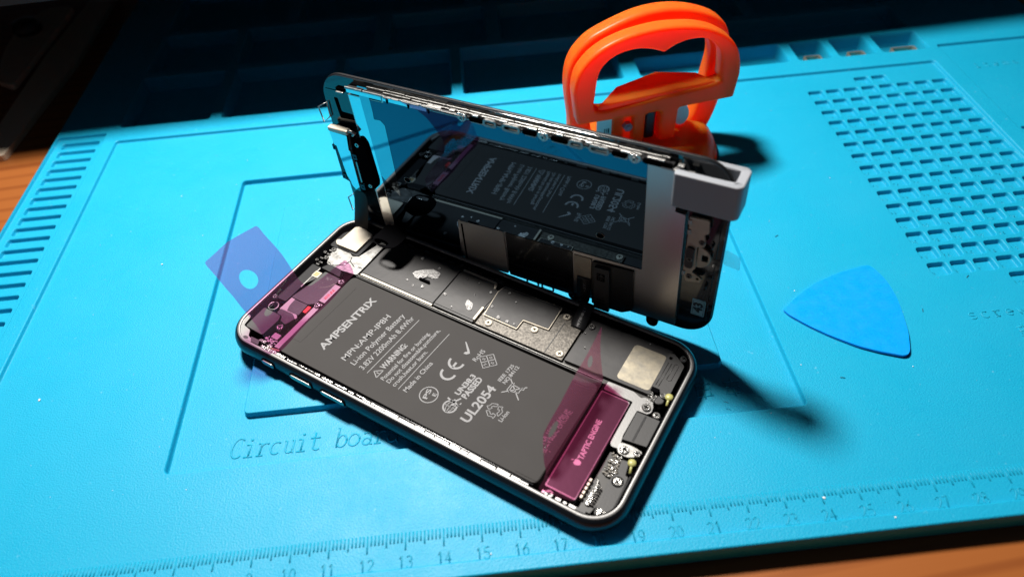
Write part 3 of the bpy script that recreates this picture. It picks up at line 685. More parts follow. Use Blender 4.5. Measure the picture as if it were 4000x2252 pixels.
cb = part('gold_connector', rect(6.2, 8.9, 33.7, 36.3), 4.75, 5.05, M_CREAM, r=.4)
mb = MB()
for a in range(3):
    for b in range(3): mb.box(6.6+a*.65, 7.1+a*.65, 34.1+b*.65, 34.6+b*.65, 5.05, 5.15)
obj('contact_pin', mb, M_GOLD, cb)
part('camera_flex', [(7.2, 22.7), (14.6, 22.7), (16.9, 24.6), (16.7, 36.9), (9.6, 37.3), (8.7, 30)], 3.8, 5.2, M_DGREY, r=.5, bevel=.15)
lb = part('code_label', rect(16.9, 19.3, 25.7, 34.1), 4.6, 5.35, M_LABEL, r=.15)
mb = MB()
for _ in range(60):
    a = random.uniform(17.5, 18.7); b = random.uniform(27.0, 31.8); mb.box(a, a+.22, b, b+.22, 5.35, 5.37)
obj('label_print', mb, M_RED, lb)
for x, y, r_ in ((18.2, 35.8, 1.15), (17.9, 23.8, 1.15), (2.9, 19.6, .9), (13.4, 10.6, 1.25), (4.2, 3.4, 1.15)): screw(phone, x, y, 5.5 if x > 4.5 else 6.2, r_)
part('light_panel', [(7.3, 22.6), (8.9, 22.5), (15.2, 16.6), (14.9, 15.6), (7.1, 16.9)], 3.8, 5.0, M_LABEL, r=.2)
part('flex_patch', [(9.0, 22.4), (14.6, 22.5), (14.9, 17.6), (10.0, 17.4), (9.2, 19.5)], 5.0, 5.12, M_DGREY, r=.3)
part('red_component', rect(15.4, 16.7, 19.2, 22.1), 4.4, 5.5, M_RED, r=.3, bevel=.15)
mb = MB(); mb.box(17.1, 19.0, 4, 25, 3.8, 5.1); obj('side_strip', mb, M_LABEL, phone)
part('camera_module', [(3.2, 5.5), (10.9, 5.2), (11.2, 12.6), (10.4, 14.3), (3.0, 14.4)], 2.0, 6.0, M_DGREY, r=.8, bevel=.25)
part('camera_module', [(8.2, 14.7), (10.8, 14.4), (11.6, 12.8), (14.3, 12.2), (15.4, 15.5), (13.3, 16.9), (8.0, 16.7)], 2.0, 5.7, M_DGREY, r=.6, bevel=.25)
mb = MB(); mb.cyl(4.1, 17.0, 3.6, 4.4, 1.8); obj('lens_barrel', mb, M_GLOSSB, phone)
mb = MB(); mb.tube([(4.1+1.7*math.cos(t), 17.0+1.7*math.sin(t), 4.6) for t in [i*.314 for i in range(20)]], .25, 6, True); obj('lens_ring', mb, M_STEEL, phone)
part('sensor_chip', rect(13.2, 15.9, 6.4, 8.5), 3.5, 5.0, M_LABEL, r=.2, bevel=.1)
mb = MB()
for _ in range(40): a, b = random.uniform(11.3, 16), random.uniform(2.6, 6.2); mb.box(a, a+random.uniform(.3, 1), b, b+random.uniform(.2, .6), 3, 4.2+random.random())
obj('board_component', mb, M_STEEL, phone)
part('corner_plate', [(1.1, 9.5), (1.3, 5.0), (3.0, 2.3), (6.2, 1.1), (10.4, 1.1), (10.2, 2.0), (7.6, 2.6), (6.4, 4.6), (3.0, 5.2), (2.4, 9.0)], 5.6, 6.55, M_RIM, r=.6, bevel=.1)
mb = MB(); mb.prism(ell(7.3, 1.75, 1.0, .5), 6.55, 6.6); obj('corner_pad', mb, M_DGREY, phone)
part('corner_cap', [(8.6, 2.8), (12.3, 2.9), (13.1, 1.3), (10.0, 1.2)], 5.0, 6.6, M_DGREY, r=.4, bevel=.15)
part('silver_clip', [(11.6, 3.0), (14.4, 2.8), (14.6, 3.4), (12.0, 3.8)], 4.5, 6.3, M_BRIGHT, r=.2)
part('battery_lead', [(14.2, 2.2), (15.6, 1.9), (20.4, 3.0), (19.8, 3.6)], 4.5, 5.6, pm('copper_lead', (.22, .10, .08), .4, .4), r=.2)

# ------------------------------------------------------------ magenta liners
def film_mesh(name, outer, holes, fn, m, step=2.2):
    mb = MB(); loops = [outer]+list(holes); flat = [p for l in loops for p in l]
    # densify by slicing the polygon into thin strips so that it can bend
    pts = flat; tri = tessellate_polygon([[Vector((p[0], p[1], 0)) for p in l] for l in loops])
    V_ = [Vector((p[0], p[1])) for p in pts]; T = [tuple(t) for t in tri]
    for _ in range(6):
        done = True; mid = {}; N_ = []
        for t in T:
            L3 = [((V_[t[i]]-V_[t[(i+1) % 3]]).length, i) for i in range(3)]
            for i in range(3):
                e_ = tuple(sorted((t[i], t[(i+1) % 3])))
                if L3[i][0] > step and e_ not in mid:
                    mid[e_] = len(V_); V_.append((V_[e_[0]]+V_[e_[1]])/2); done = False
        for t in T:
            k = [mid.get(tuple(sorted((t[i], t[(i+1) % 3])))) for i in range(3)]
            n = sum(x is not None for x in k)
            if n == 0: N_.append(t)
            elif n == 3: N_ += [(t[0], k[0], k[2]), (k[0], t[1], k[1]), (k[2], k[1], t[2]), (k[0], k[1], k[2])]
            elif n == 1:
                i = [j for j in range(3) if k[j] is not None][0]; a, b, c_ = t[i], t[(i+1) % 3], t[(i+2) % 3]; N_ += [(a, k[i], c_), (k[i], b, c_)]
            else:
                i = [j for j in range(3) if k[j] is None][0]; a, b, c_ = t[i], t[(i+1) % 3], t[(i+2) % 3]; m1, m2 = k[(i+1) % 3], k[(i+2) % 3]
                N_ += [(a, b, m2), (b, m1, m2), (m1, c_, m2)]
        T = N_
        if done: break
    mb.add([fn(v.x, v.y) for v in V_], T, True)
    return obj(name, mb, m)
ZS = [5.9, 7, 10, 17, 21, 27, 31, 34, 40]; US = [20.9, 20.0, 18.9, 16.5, 14.3, 10.5, 5.5, .5, -10]
def gz(z):
    for i in range(len(ZS)-1):
        if z <= ZS[i+1]: return US[i]+(US[i+1]-US[i])*(z-ZS[i])/(ZS[i+1]-ZS[i])
    return US[-1]
def gs(z): return sum(gz(z+k) for k in (-1.5, -.75, 0, .75, 1.5))/5
fo = rp([(24.8, 33.6), (23.9, 31.5), (23.2, 27), (22.5, 22), (22.2, 18), (22.9, 15.4), (24.4, 14.3), (31, 13.3), (40.4, 12.2), (41.2, 9.4), (40.4, 6.4), (30, 6.1), (2.2, 6.1), (1.5, 10.5), (2.0, 16), (2.2, 24), (2.8, 29), (4.4, 34.4), (14, 34.4)], .8, 3)
o = film_mesh('adhesive_liner', fo, [ell(9.8, 27.1, 2.75, 2.2, 24)[::-1], ell(8.2, 17.7, 2.2, 1.0, 18)[::-1]], lambda v, z: (gs(z)+.25*math.sin(v*.3), v, z), M_MAG, 1.8); o.matrix_world = MP
tag(o, 'magenta see-through liner curling up from the camera end of the phone', 'plastic film', 'magenta liners')
pl = []
hp = [(6.6, 7.0), (7.3, 10.6), (10.3, 18.6), (14.5, 19.4), (19.7, 19.8), (26.8, 21.2), (30, 21.7), (35.9, 22.0), (45.9, 24.0), (43.6, 18.1), (41.8, 10.2), (41.0, 6.8), (39.0, 6.2), (3.0, 6.2)]
def f2(v, z): return (114.7-.21*(z-6.2)-.35*math.sin(max(0, z-6.2)*.18)*1.2, v, z)
o = film_mesh('adhesive_liner', rp(hp[:-1]+[(4.4, 6.2)], .8, 3), [ell(37.2, 18.2, 1.5, 1.9, 18)[::-1], ell(14.6, 15.4, 2.6, 1.5, 18)[::-1]], f2, M_MAG2, 1.8); o.matrix_world = MP
flap = film_mesh('adhesive_liner_flap', rp([(114.7, 1.6), (124.4, 3.0), (125.0, 16), (124.4, 37.6), (115.2, 40.8)], .8, 3), [], lambda u, v: (u, v, 6.25+.12*math.sin(v*.4)), M_MAG3); flap.parent = o
tag(o, 'magenta see-through liner folded upright between the battery and the haptic motor', 'plastic film', 'magenta liners')

# ------------------------------------------------------------ screen assembly, standing on its long edge
UX, VX, NX = Vector((.83307, -.55236, .02987)), Vector((-.01446, .03225, .99938)), Vector((-.55298, -.83298, .01888))
MS = Matrix.Translation(Vector((111.81, 127.92, 1.60))*S) @ Matrix.Scale(.98, 4) @ Matrix(((UX.x, VX.x, NX.x, 0), (UX.y, VX.y, NX.y, 0), (UX.z, VX.z, NX.z, 0), (0, 0, 0, 1)))
scr = empty('screen_assembly', 'black glass phone screen standing on edge with its mirror-like metal back showing', 'phone screen', MS)
SW, SH = 136.75, 64.7
def vmin(u): return -9
def clampv(P): return [(x, max(y, vmin(x))) for x, y in P]
outl = clampv(rr(0, 0, SW, SH, 9.2, 12))
mb = MB(); mb.prism(outl, -1.5, -.7); obj('front_glass', mb, M_BLACK, scr, bevel=.2)
mb = MB(); mb.prism(clampv(rr(.25, .25, SW-.25, SH-.25, 9, 12)), -.68, 0); obj('back_bezel', mb, M_BEZEL, scr, bevel=.12)
def sp_(name, poly, n0, n1, m, parent=None, r=.3, bevel=0, holes=(), **k):
    mb = MB(); mb.prism(clampv(rp(poly, r) if r else poly), n0, n1, holes); return obj(name, mb, m, parent or scr, bevel=bevel, **k)
plate = sp_('back_plate', [(12.4, 59.6), (26.0, 59.6), (26.0, 60.9), (112.6, 61.2), (122.2, 61.2), (122.2, 47), (125.2, 46.8), (126.1, 2.4), (14.1, 2.0)], .02, 1.6, M_SATIN, r=.4, bevel=.1)
sp_('mirror_strip', [(12.7, 59.3), (17.5, 59.3), (18.4, 12.0), (14.4, 12.0)], 1.6, 1.63, M_MIRROR, plate, r=.2)
fl = sp_('dark_film', [(17.6, 59.3), (26.6, 59.3), (26.8, 60.5), (112.6, 60.9), (113.5, 60.2), (114.1, 22.0), (100, 21.2), (66.2, 20.4), (48, 19.4), (47.0, 2.2), (18.9, 2.4)], 1.64, 1.70, M_FILMB, plate, r=.5)
sp_('clear_tape', [(17.3, 63.6), (21.2, 63.6), (21.4, 55.0), (21.2, 52.4), (23.8, 52.6), (25.2, 51.0), (24.9, 22.2), (18.2, 29.5)], 1.72, 1.78, M_TAPEB, plate, r=.5)
sp_('grey_shield', [(48.1, 19.4), (66.0, 20.4), (66.5, 1.4), (48.6, 1.0)], 1.72, 1.9, pm('warm_grey_metal', (.42, .38, .33), .45, .35), plate, r=1.0)
mb = MB(); mb.box(49.2, 49.9, 1.5, 18.4, 1.9, 1.95); obj('shield_slit', mb, M_BLACKM, plate)
sp_('black_sheet', [(66.6, 20.3), (91.0, 20.6), (91.2, 1.2), (66.9, 1.2)], 1.72, 1.8, M_GLOSSB, plate, r=.4)
sp_('lower_border', [(91.4, 20.4), (113.8, 21.4), (113.8, 22.2), (91.4, 21.6)], 1.72, 1.95, M_SATIN, plate, r=.2)
sp_('tan_pad', [(91.6, 20.2), (97.7, 20.4), (97.6, 11.6), (93.0, 11.0), (91.7, 8.1)], 1.75, 2.1, M_TAN, plate, r=.6)
sp_('black_sheet', [(98.0, 19.6), (111.8, 20.6), (112.2, 3.4), (108.6, 1.0), (98.0, .9)], 1.75, 2.3, M_BLACK, plate, r=.6)
chip = sp_('driver_chip_cover', [(99.2, 18.6), (104.2, 18.9), (104.5, .2), (99.1, .2)], 2.3, 3.3, M_DGREY, plate, r=.3, bevel=.2)
mb = MB()
for i in range(9):
    for j in range(9):
        if i in (0, 8) or j in (0, 8) or random.random() < .5: mb.box(100.1+i*.3, 100.4+i*.3, 13.4+j*.35, 13.75+j*.35, 3.3, 3.32)
text(mb, '00 03', (103.0, 2.6), (103.0, 5.4), .9, 3.33) if False else None
for k in range(5): mb.box(100.4+k*.55, 100.75+k*.55, 4.4, 5.1, 3.3, 3.32); mb.box(100.4+k*.55, 100.7+k*.55, 3.0, 3.6, 3.3, 3.32)
obj('chip_print', mb, M_BLACKM, chip)
# link-shaped pressings, slots and tabs along the top rail
rail = MB(); rail.box(12.6, 120.5, 61.9, 62.2, .1, 2.3)
ro = obj('top_rail', rail, M_BLACK, scr)
for n0, n1, v1, a0, a1 in ((.15, .4, 63.2, 20, 119), (1.0, 1.25, 62.9, 27, 112), (2.1, 2.35, 62.7, 12.6, 44)):
    rl = MB(); uu = a0
    while uu < a1:
        l = min(random.uniform(5, 12), a1-uu); rl.box(uu, uu+l, 62.0, v1+random.uniform(-.12, .12), n0, n1+random.uniform(0, .12)); uu += l+random.uniform(.1, .5)
    obj('rail_strip', rl, M_STEEL, ro, bevel=.06)
for a, b in ((12.9, 26.6), (27, 43.5), (59, 64), (77, 80.5), (85.5, 91), (104, 108)):
    sp_('rail_pad', [(a, 62.0), (b, 62.0), (b, 60.6), (a, 60.7)], 1.72, 2.3, M_STEEL if b > 50 else M_MIRROR, ro, r=.3)
for a, b in ((63.7, 68.2), (70.0, 75.9), (91.0, 95.4), (97.0, 103.0)):
    mb = MB(); mb.prism(rr(a, 60.9, b, 63.3, 1.0), 2.3, 3.0, [rr(a+.7, 61.6, b-.7, 62.6, .45)]); obj('rail_link', mb, M_STEEL, ro, bevel=.1)
for a, b in ((58.6, 63.4), (76.2, 80.8), (85.2, 90.6), (103.4, 107.9), (112.2, 120.5)):
    mb = MB(); mb.prism(rr(a, 61.0, b, 62.7, .8), 1.8, 2.45); obj('rail_slot', mb, M_BLACKM, ro)
for u in (56.5, 83.2, 110.2):
    mb = MB(); mb.prism(rp([(u-1.8, 63.4), (u+1.8, 63.4), (u+1.7, 61.6), (u, 60.4), (u-1.7, 61.6)], .9), 2.3, 3.0); obj('rail_tab', mb, M_BRIGHT, ro, bevel=.12)
    screw(ro, u, 62.0, 3.1, .95, M_BRIGHT)
mb = MB()
for u, v, l in ((44, 62.8, 5), (52, 63.2, 2), (60, 63.3, 2), (69, 63.4, 2.5), (78, 63.3, 3), (87, 63.4, 2), (96, 63.4, 2), (106, 63.2, 3), (113.4, 63.0, 4.8), (117.4, 61.2, 4.2), (121.8, 62.8, 1.6), (124.6, 61.2, 1.7)): mb.box(u, u+l, v-.4, v+.2, 1.4, 2.2+random.random()*.5)
obj('rail_clip', mb, M_STEEL, ro, bevel=.1)
mb = MB()
for i in range(24):
    a = random.uniform(27, 55); mb.box(a, a+random.uniform(1, 4), 62.4+random.uniform(-.3, .3), 62.8, 2.4, 2.9+random.random()*.3)
obj('rail_clip', mb, M_RIM, ro, bevel=.08)
for u in (28.5, 36.5, 44): sp_('rail_notch', [(u, 61.6), (u+.8, 61.6), (u+.6, 60.2), (u+.1, 60.2)], 2.3, 2.5, M_BLACKM, ro, r=.2)
for u, v in ((29.7, 30.8), (100.4, 30.8)):
    mb = MB(); mb.prism(ell(u, v, 1.3, 1.0), 1.70, 1.80); o = obj('film_hole', mb, M_BLACKM, plate)
    mb = MB(); mb.tube([(u+1.35*math.cos(t), v+1.05*math.sin(t), 1.78) for t in [i*.35 for i in range(18)]], .1, 5, True); obj('hole_edge', mb, M_STEEL, o)
# bottom edge ears
for u in (90.9, 118.6):
    mb = MB(); mb.prism(rp([(u-2.1, 2.6), (u+2.1, 2.6), (u+1.9, -.6), (u+.8, -1.9), (u-.8, -1.9), (u-1.9, -.6)], 1.0), .1, 1.2, [ell(u, -.3, .5)]); obj('mounting_ear', mb, M_BLACK, scr, bevel=.1)
for a, b in ((72.6, 77.4), (78.4, 83.2)):
    mb = MB(); mb.prism(rr(a, -2.4, b, .6, 1.0), .2, .7, [rr(a+.5, -1.9, b-.5, .1, .7)]); obj('mounting_loop', mb, M_BLACK, scr)
# home-button bracket group
hb = sp_('button_bracket', [(126.4, 46.9), (131.9, 47.1), (132.3, 42.7), (131.1, 42.0), (131.9, 38.7), (131.4, 37.4), (129.6, 37.1), (130.0, 29.0), (129.0, 27.2), (131.6, 25.9), (132.4, 25.2), (131.8, 24.0), (127.7, 23.0), (126.6, 26.4), (126.6, 46)], 1.2, 1.9, M_TAN, r=.5, bevel=.1)
mb = MB(); mb.prism([(129.9+3.9*math.sin(t), 33.0+3.9*math.cos(t)) for t in [i*math.pi/14 for i in range(15)]], .6, 1.4, [rr(131.2, 31.9, 133.0, 34.2, .3)]); obj('button_disc', mb, M_TAN, hb, bevel=.1)
sp_('rubber_pad', rect(126.8, 129.2, 28.8, 36.6), 1.9, 2.5, M_BLACK, hb, r=1.1, bevel=.2)
for u, v in ((130.8, 39.0), (128.1, 32.4), (128.5, 25.3)): screw(hb, u, v, 2.5 if v == 32.4 else 1.95, .95, M_GOLDT)
mb = MB(); mb.prism(ell(131.0, 25.1, .45), 1.85, 1.95); obj('bracket_hole', mb, M_BLACKM, hb)
mb = MB()
for u, v in ((126.3, 25.4), (126.3, 44.5), (126.4, 41.0)): mb.box(u, u+.9, v, v+1.6, 1.0, 2.2)
obj('spring_contact', mb, M_STEEL, scr, bevel=.1)
mb = MB()
for v0, v1 in ((36.2, 38.6), (20.4, 22.8)): mb.tube([(133.3, v0, .5), (133.6, (v0+v1)/2, 1.0), (133.3, v1, .5)], .3, 6)
for k in range(3): mb.tube([(134.9, 44-k*13, .1), (135.0, 33-k*13, .1)], .12, 5)
obj('cable_clip', mb, M_BLACK, scr)
st = sp_('number_sticker', rect(130.2, 134.3, 8.3, 15.1), .02, .1, M_HOLO, r=.25)
mb = MB(); text(mb, '43', (133.4, 9.6), (133.4, 13.8), 2.7, .12, .05)
for k in (0, 1): line((130.6+k*3.3, 8.8), (130.6+k*3.3, 14.6), .12, .115, mb); line((130.9, 8.7+k*6), (133.7, 8.7+k*6), .12, .115, mb)
obj('sticker_number', mb, M_INK, st)
# left end: sensor groove, wire loops, earpiece
mb = MB(); mb.prism(rp([(4.3, 55.9), (5.9, 55.9), (6.2, 50.9), (12.2, 50.7), (12.2, 48.6), (4.9, 48.2)], .5), .02, .06); obj('sensor_groove', mb, M_BLACKM, scr)
mb = MB(); mb.box(1.8, 8.0, 58.6, 58.85, .02, .05); mb.box(7.0, 10.4, 59.2, 60.4, .02, .8); obj('bezel_mark', mb, M_BLACKM, scr)
mb = MB(); mb.box(7.2, 10.2, 58.9, 59.4, .1, 1.5); obj('bezel_tab', mb, M_STEEL, scr, bevel=.15)
for P in ([(-2.8, 51.4, 1.2), (1.0, 53.6, .6), (.9, 48.2, .6), (-2.2, 45.6, 1.2)], [(-1.4, 13.4, 1.2), (2.4, 16.4, .6), (1.7, 9.8, .6), (-1.0, 7.4, 1.2)]):
    mb = MB(); mb.tube(P, .28, 8, True); obj('wire_latch', mb, M_STEEL, scr)
ear = sp_('earpiece', [(1.0, 44.3), (9.3, 44.3), (8.4, 37.3), (8.2, 22.2), (5.8, 20.4), (3.8, 22.4), (.4, 23.6), (.4, 38.4)], .05, 2.4, M_BLACK, r=.5, bevel=.2)
sp_('earpiece_cover', [(1.5, 44.4), (8.9, 44.2), (8.0, 38.0), (2.0, 39.0)], 2.4, 3.6, M_MIRROR, ear, r=.4, bevel=.12)
sp_('earpiece_cover', [(2.2, 38.7), (7.9, 37.6), (7.7, 22.0), (5.7, 20.4), (4.4, 22.0), (4.2, 23.6), (3.2, 26.0)], 2.4, 3.0, M_MIRROR, ear, r=.4, bevel=.12)
mb = MB(); mb.box(1.2, 9.6, 44.4, 46.2, 1.4, 3.9); obj('earpiece_lip', mb, M_CREAM, ear, bevel=.5, seg=3)
for u, v in ((1.0, 37.2), (9.2, 35.2), (9.2, 22.4), (1.6, 25.0)):
    sp_('solder_tab', [(u-.9, v-1.1), (u+.9, v-1.1), (u+.9, v+1.1), (u-.9, v+1.1)], 2.4, 2.9, M_FRAME, ear, r=.3, bevel=.1, holes=[ell(u, v, .4, n=12)])
sp_('solder_tab', [(8.9, 33.2), (9.5, 33.2), (9.5, 24.4), (8.9, 24.4)], 2.4, 2.8, M_STEEL, ear, r=.2)
arm = sp_('flex_arm', [(10.4, 42.4), (13.6, 43.6), (15.1, 41.4), (15.9, 26.0), (15.2, 23.2), (10.4, 21.6)], 1.65, 3.0, M_BLACKM, r=.9, bevel=.2)
for u, v in ((12.0, 41.0), (13.3, 24.3)): screw(arm, u, v, 3.1, .9)
mb = MB(); mb.tube([(9.6, 46.0, 3.0), (11.0, 46.4, 3.4), (12.4, 45.6, 3.0), (11.2, 44.6, 3.0)], .55, 7); obj('solder_lump', mb, M_STEEL, ear)
# black flex apron on the left that drops onto the phone, and its tongue
def ribbon(rows, name, m, parent, solid=.15):
    mb = MB(); mb.grid(rows); return obj(name, mb, m, parent, solid=solid, sub=2)
ap = [[(2.4, 18.5, 1.2), (6.0, 19.5, 2.0), (10.0, 20.0, 2.2)], [(2.2, 12.0, 2.6), (6.0, 12, 3.4), (9.2, 12, 3.0)], [(1.6, 6.5, 4.2), (5.0, 6.0, 5.0), (8.6, 6.0, 4.6)], [(1.6, 3.8, 5.2), (5.0, 3.0, 6.2), (8.8, 3.2, 6.0)], [(3.4, 2.4, 6.6), (6.2, 1.7, 7.4), (9.6, 2.2, 7.2)]]
ribbon(ap, 'connector_flex', pm('dull_black_film', (.010, .010, .011), .55, spec=.25), scr)
MSi = MS.inverted(); MSP = MSi @ MP
def ph2scr(u, v, z): q = MSP @ (Vector((u, v, z))*S); return tuple(q/S)
tongue_o = rp([(20.6, 52.8), (21, 60.4), (27, 62.4), (30.8, 59.4), (31.2, 55.2), (30.4, 51.6), (27.3, 50.2), (21.8, 50.8)], 1.6, 4)
mb = MB(); mb.prism(tongue_o, 13.2, 13.5, [ell(24.6, 52.2, 3.0, 1.1, 18)]); mb.v = [Vector(ph2scr(*p)) for p in mb.v]
obj('flex_tongue', mb, M_BLACKM, scr)
# display cable from the screen into the phone
P0 = [(95.2, 11.6, 2.3), (95.2, 6, 2.5), (95.1, 2.5, 2.9), (95.0, 1.2, 4.2)]
P1 = [ph2scr(97.6, 64.6, 8.2), ph2scr(97.9, 61.5, 7.4), ph2scr(98.2, 58.4, 6.2), ph2scr(98.3, 56.0, 5.1)]
rows = [[(p[0]-2.35, p[1], p[2]), (p[0], p[1], p[2]+.02), (p[0]+2.35, p[1], p[2])] for p in P0]
for k, p in enumerate(P1):
    q0 = MSP @ (Vector((97.6+k*.25-2.4, 64.6-k*2.9, (8.2, 7.4, 6.2, 5.1)[k]))*S)/S; q1 = MSP @ (Vector((97.6+k*.25+2.4, 64.6-k*2.9, (8.2, 7.4, 6.2, 5.1)[k]))*S)/S
    rows.append([tuple(q0), tuple((q0+q1)/2), tuple(q1)])
def dens(rows, n=4):
    R_ = [[Vector(p) for p in r_] for r_ in rows]; out = []; m = len(R_)
    for i in range(m-1):
        for j in range(n):
            t = j/n; rw = []
            for k in range(len(R_[0])):
                p0, p1, p2, p3 = R_[max(i-1, 0)][k], R_[i][k], R_[i+1][k], R_[min(i+2, m-1)][k]
                rw.append(tuple(.5*((2*p1)+(p2-p0)*t+(2*p0-5*p1+4*p2-p3)*t*t+(3*p1-p0-3*p2+p3)*t**3)))
            out.append(rw)
    return out+[[tuple(p) for p in R_[-1]]]
mb = MB(); mb.grid(dens(rows)); cable = obj('display_cable', mb, M_BLACK, scr, solid=.15)
mb = MB(); text(mb, '380-SY.', (96.0, 2.2), (96.0, 9.6), .95, 2.62, .0)
T = MSP @ Matrix.Scale(S, 4); T2 = Matrix.Scale(1/S, 4) @ T
tq = MB(); text(tq, '478-821', (98.6, 56.4), (98.3, 62.2), .95, 0, .0)
for p in tq.v: p.z = 5.75+(p.y-56.0)*.38
tq.v = [Vector(T2 @ p) for p in tq.v]; mb.add(tq.v, tq.f)
obj('cable_print', mb, M_PRINT, cable)

# ------------------------------------------------------------ grey corner clamp on the screen
cl = MB()
def cshape(t):
    a, b, c_, d_ = 121.6, 139.4, -4.6, 5.0
    return rr(a, c_, b, d_, 1.3, 5)
outer = [(121.6, 5.0), (138.2, 5.0), (139.4, 3.8), (139.4, -3.4), (138.2, -4.6), (124.0, -4.6), (124.0, -2.4), (136.6, -2.4), (136.9, -2.1), (136.9, 2.4), (136.6, 2.7), (121.6, 2.7)]
Mx = Matrix(((1, 0, 0, 0), (0, 0, 1, 0), (0, 1, 0, 0), (0, 0, 0, 1)))
cl.prism(rp(outer, .9, 4), 51.4, 62.1, M=Mx)
# keep winding right after the axis swap
cl.f = [tuple(reversed(f)) for f in cl.f]
o = obj('corner_clamp', cl, M_GREYP, bevel=.38, seg=3); o.modifiers['b'].use_clamp_overlap = False; o.matrix_world = MS
tag(o, 'chunky grey plastic clamp hooked over the upper right corner of the standing screen', 'clamp')

# ------------------------------------------------------------ orange suction cup lifter
dx = Vector((.98982, .14229, 0)); dn = Vector((-.14229, .98982, 0))   # dn points away from the viewer
MC = Matrix.Translation(Vector((195.92, 142.88, 0.1))*S) @ Matrix(((dx.x, dn.x, 0, 0), (dx.y, dn.y, 0, 0), (0, 0, 1, 0), (0, 0, 0, 1)))
cup = empty('suction_cup', 'orange plastic suction cup lifter with twin loop handles behind the screen', 'suction cup', MC)
TC = Matrix.Translation((31, 9.5, 0))
mb = MB(); mb.lathe([(27.5, 0), (29.8, .6), (30.0, 1.6), (29.2, 4.0), (27.6, 7.0), (25.6, 9.2), (24.8, 9.8), (22.0, 10.6), (12, 11.8), (.5, 12)], 64, M=TC); obj('cup_body', mb, M_ORG, cup)
mb = MB(); mb.lathe([(30.4, .1), (30.8, .9), (29.9, 1.4)], 64, M=TC); obj('rubber_disc', mb, pm('black_rubber', (.015, .013, .013), .6), cup)
XY = Matrix(((1, 0, 0, 0), (0, 0, -1, 0), (0, 1, 0, 24.4), (0, 0, 0, 1)))   # local (x,z) drawing -> (x, -depth, z+26)
arch_ = [(-.9, 6), (-1.0, 14), (.2, 20.7), (3.2, 25.4), (7.6, 29.0), (13.4, 31.6), (20.6, 33.3), (29.9, 34.0), (38.9, 33.2), (46.6, 31.4), (53.0, 28.4), (58.0, 24.6), (61.4, 19.6), (63.2, 13.6), (63.6, 7.5), (63.0, 3.5)]
fo_ = [(.6, .6)] + [p for p in crom(arch_, 5)[5:-11]] + [(62.7, .4), (40.6, .2), (40.2, -15.5), (33.6, -15.5), (33.4, 0), (27.5, 0), (27.6, -15.5), (23.3, -15.5), (23.0, 0)]
fh = [(7.7, 5.6), (7.3, 12.0), (8.4, 20.2), (11.2, 24.2), (15.3, 26.5), (21.5, 27.4), (26.6, 26.6), (30.6, 25.1), (32.2, 24.4), (33.6, 25.0), (37.0, 26.6), (42, 27.5), (48.3, 26.6), (53.3, 22.2), (55.0, 18.0), (55.6, 10.3), (54.3, 8.2), (32.7, 6.5), (18.4, 5.2)]
def smooth_poly(P, corners=()):
    return rp(P, 2.2, 4)
mb = MB(); round_prism(mb, rp(fo_, 1.2, 3), -6.6, 0, [crom(fh, 3)], 1.35, M=XY); obj('front_handle', mb, M_ORG, cup)
bo = [(1.5, -20), (.5, -4), (-1.0, 11), (.6, 21), (5.4, 27.4), (12.0, 31.2), (25.4, 35.2), (38, 35.4), (50, 32.2), (58.6, 27.0), (62.4, 19.5), (63.6, 9), (62.0, -7.4), (57.4, -20), (49.0, -20), (52.6, -7.0), (54.2, 4), (55.4, 15), (53.0, 21.5), (47, 27), (36, 28.6), (22, 28), (11.5, 24), (7.8, 16), (7.6, 4), (9.4, -10), (11.6, -20)]
mb = MB(); round_prism(mb, crom(bo, 4), -16.5, -9.3, [], 1.7, M=XY); obj('rear_handle', mb, M_ORG, cup)
mb = MB(); mb.prism([(7, 31.0), (12, 31.4), (52, 32.6), (56, 33.0), (56, 34.4), (40, 35.8), (33, 36.2), (12, 35.0), (7, 33)], -9.3, -.0, M=Matrix(((1, 0, 0, 0), (0, 0, -1, 0), (0, 1, 0, 0), (0, 0, 0, 1))))
mb2 = MB(); P = [(8.5, 1, 31.2), (54.5, 1, 33.0), (49, 7.5, 34.2), (34, 10.5, 35.6), (18, 8.5, 33.4)]; Q2 = [(p[0], p[1], p[2]-3) for p in P]
mb2.add(P+Q2, [(0, 1, 2, 3, 4), (9, 8, 7, 6, 5)]+[(i, i+5, (i+1) % 5+5, (i+1) % 5) for i in range(5)]); obj('lever_web', mb2, M_ORG, cup, bevel=.5)
for x, s_ in ((31.5, 1), (31.5, 2)):
    r_ = .9 if s_ == 2 else .9
    mb = MB(); mb.lathe([(8, 11), (8, 11.2)] if False else [(2.9, 9), (3.1, 10), (3.1, 22), (2.5, 24.5), (1.6, 25.2)], 6 if True else 24, M=Matrix.Translation((30.6, 5.4+9*(s_-1), 0)))
    o = obj('pump_bolt', mb, M_BOLT, cup, bevel=.3); o.data.polygons.foreach_set('use_smooth', [False]*len(o.data.polygons))
mb = MB(); mb.box(15, 24.5, 4, 14, 9, 24); mb.box(40.5, 47, 6, 13, 9, 25); obj('handle_post', mb, M_ORG, cup, bevel=1.2, seg=3)
mb = MB(); mb.prism([(21.4+1.9*math.cos(R(60*k)), -5.6+1.9*math.sin(R(60*k))) for k in range(6)], -3.9, -1.8, M=XY); mb.prism(ell(21.4, -5.6, .9), -1.8, -1.2, M=XY); obj('hex_nut', mb, pm('purple_grey_metal', (.35, .22, .26), .4, .5), cup, bevel=.2)
stk = MB(); stk.prism(rr(9.5, -14, 20.0, -1.8, .5), -4.6, -4.3, M=XY); so = obj('barcode_sticker', stk, M_WHITE, cup)
bc = MB()
for x, w_ in ((12.6, .3), (13.4, .2), (14.0, .55), (16.2, .25), (16.9, .25), (17.5, .5)): bc.box(x, x+w_, 4.2, 4.28, 16.4, 18.4)
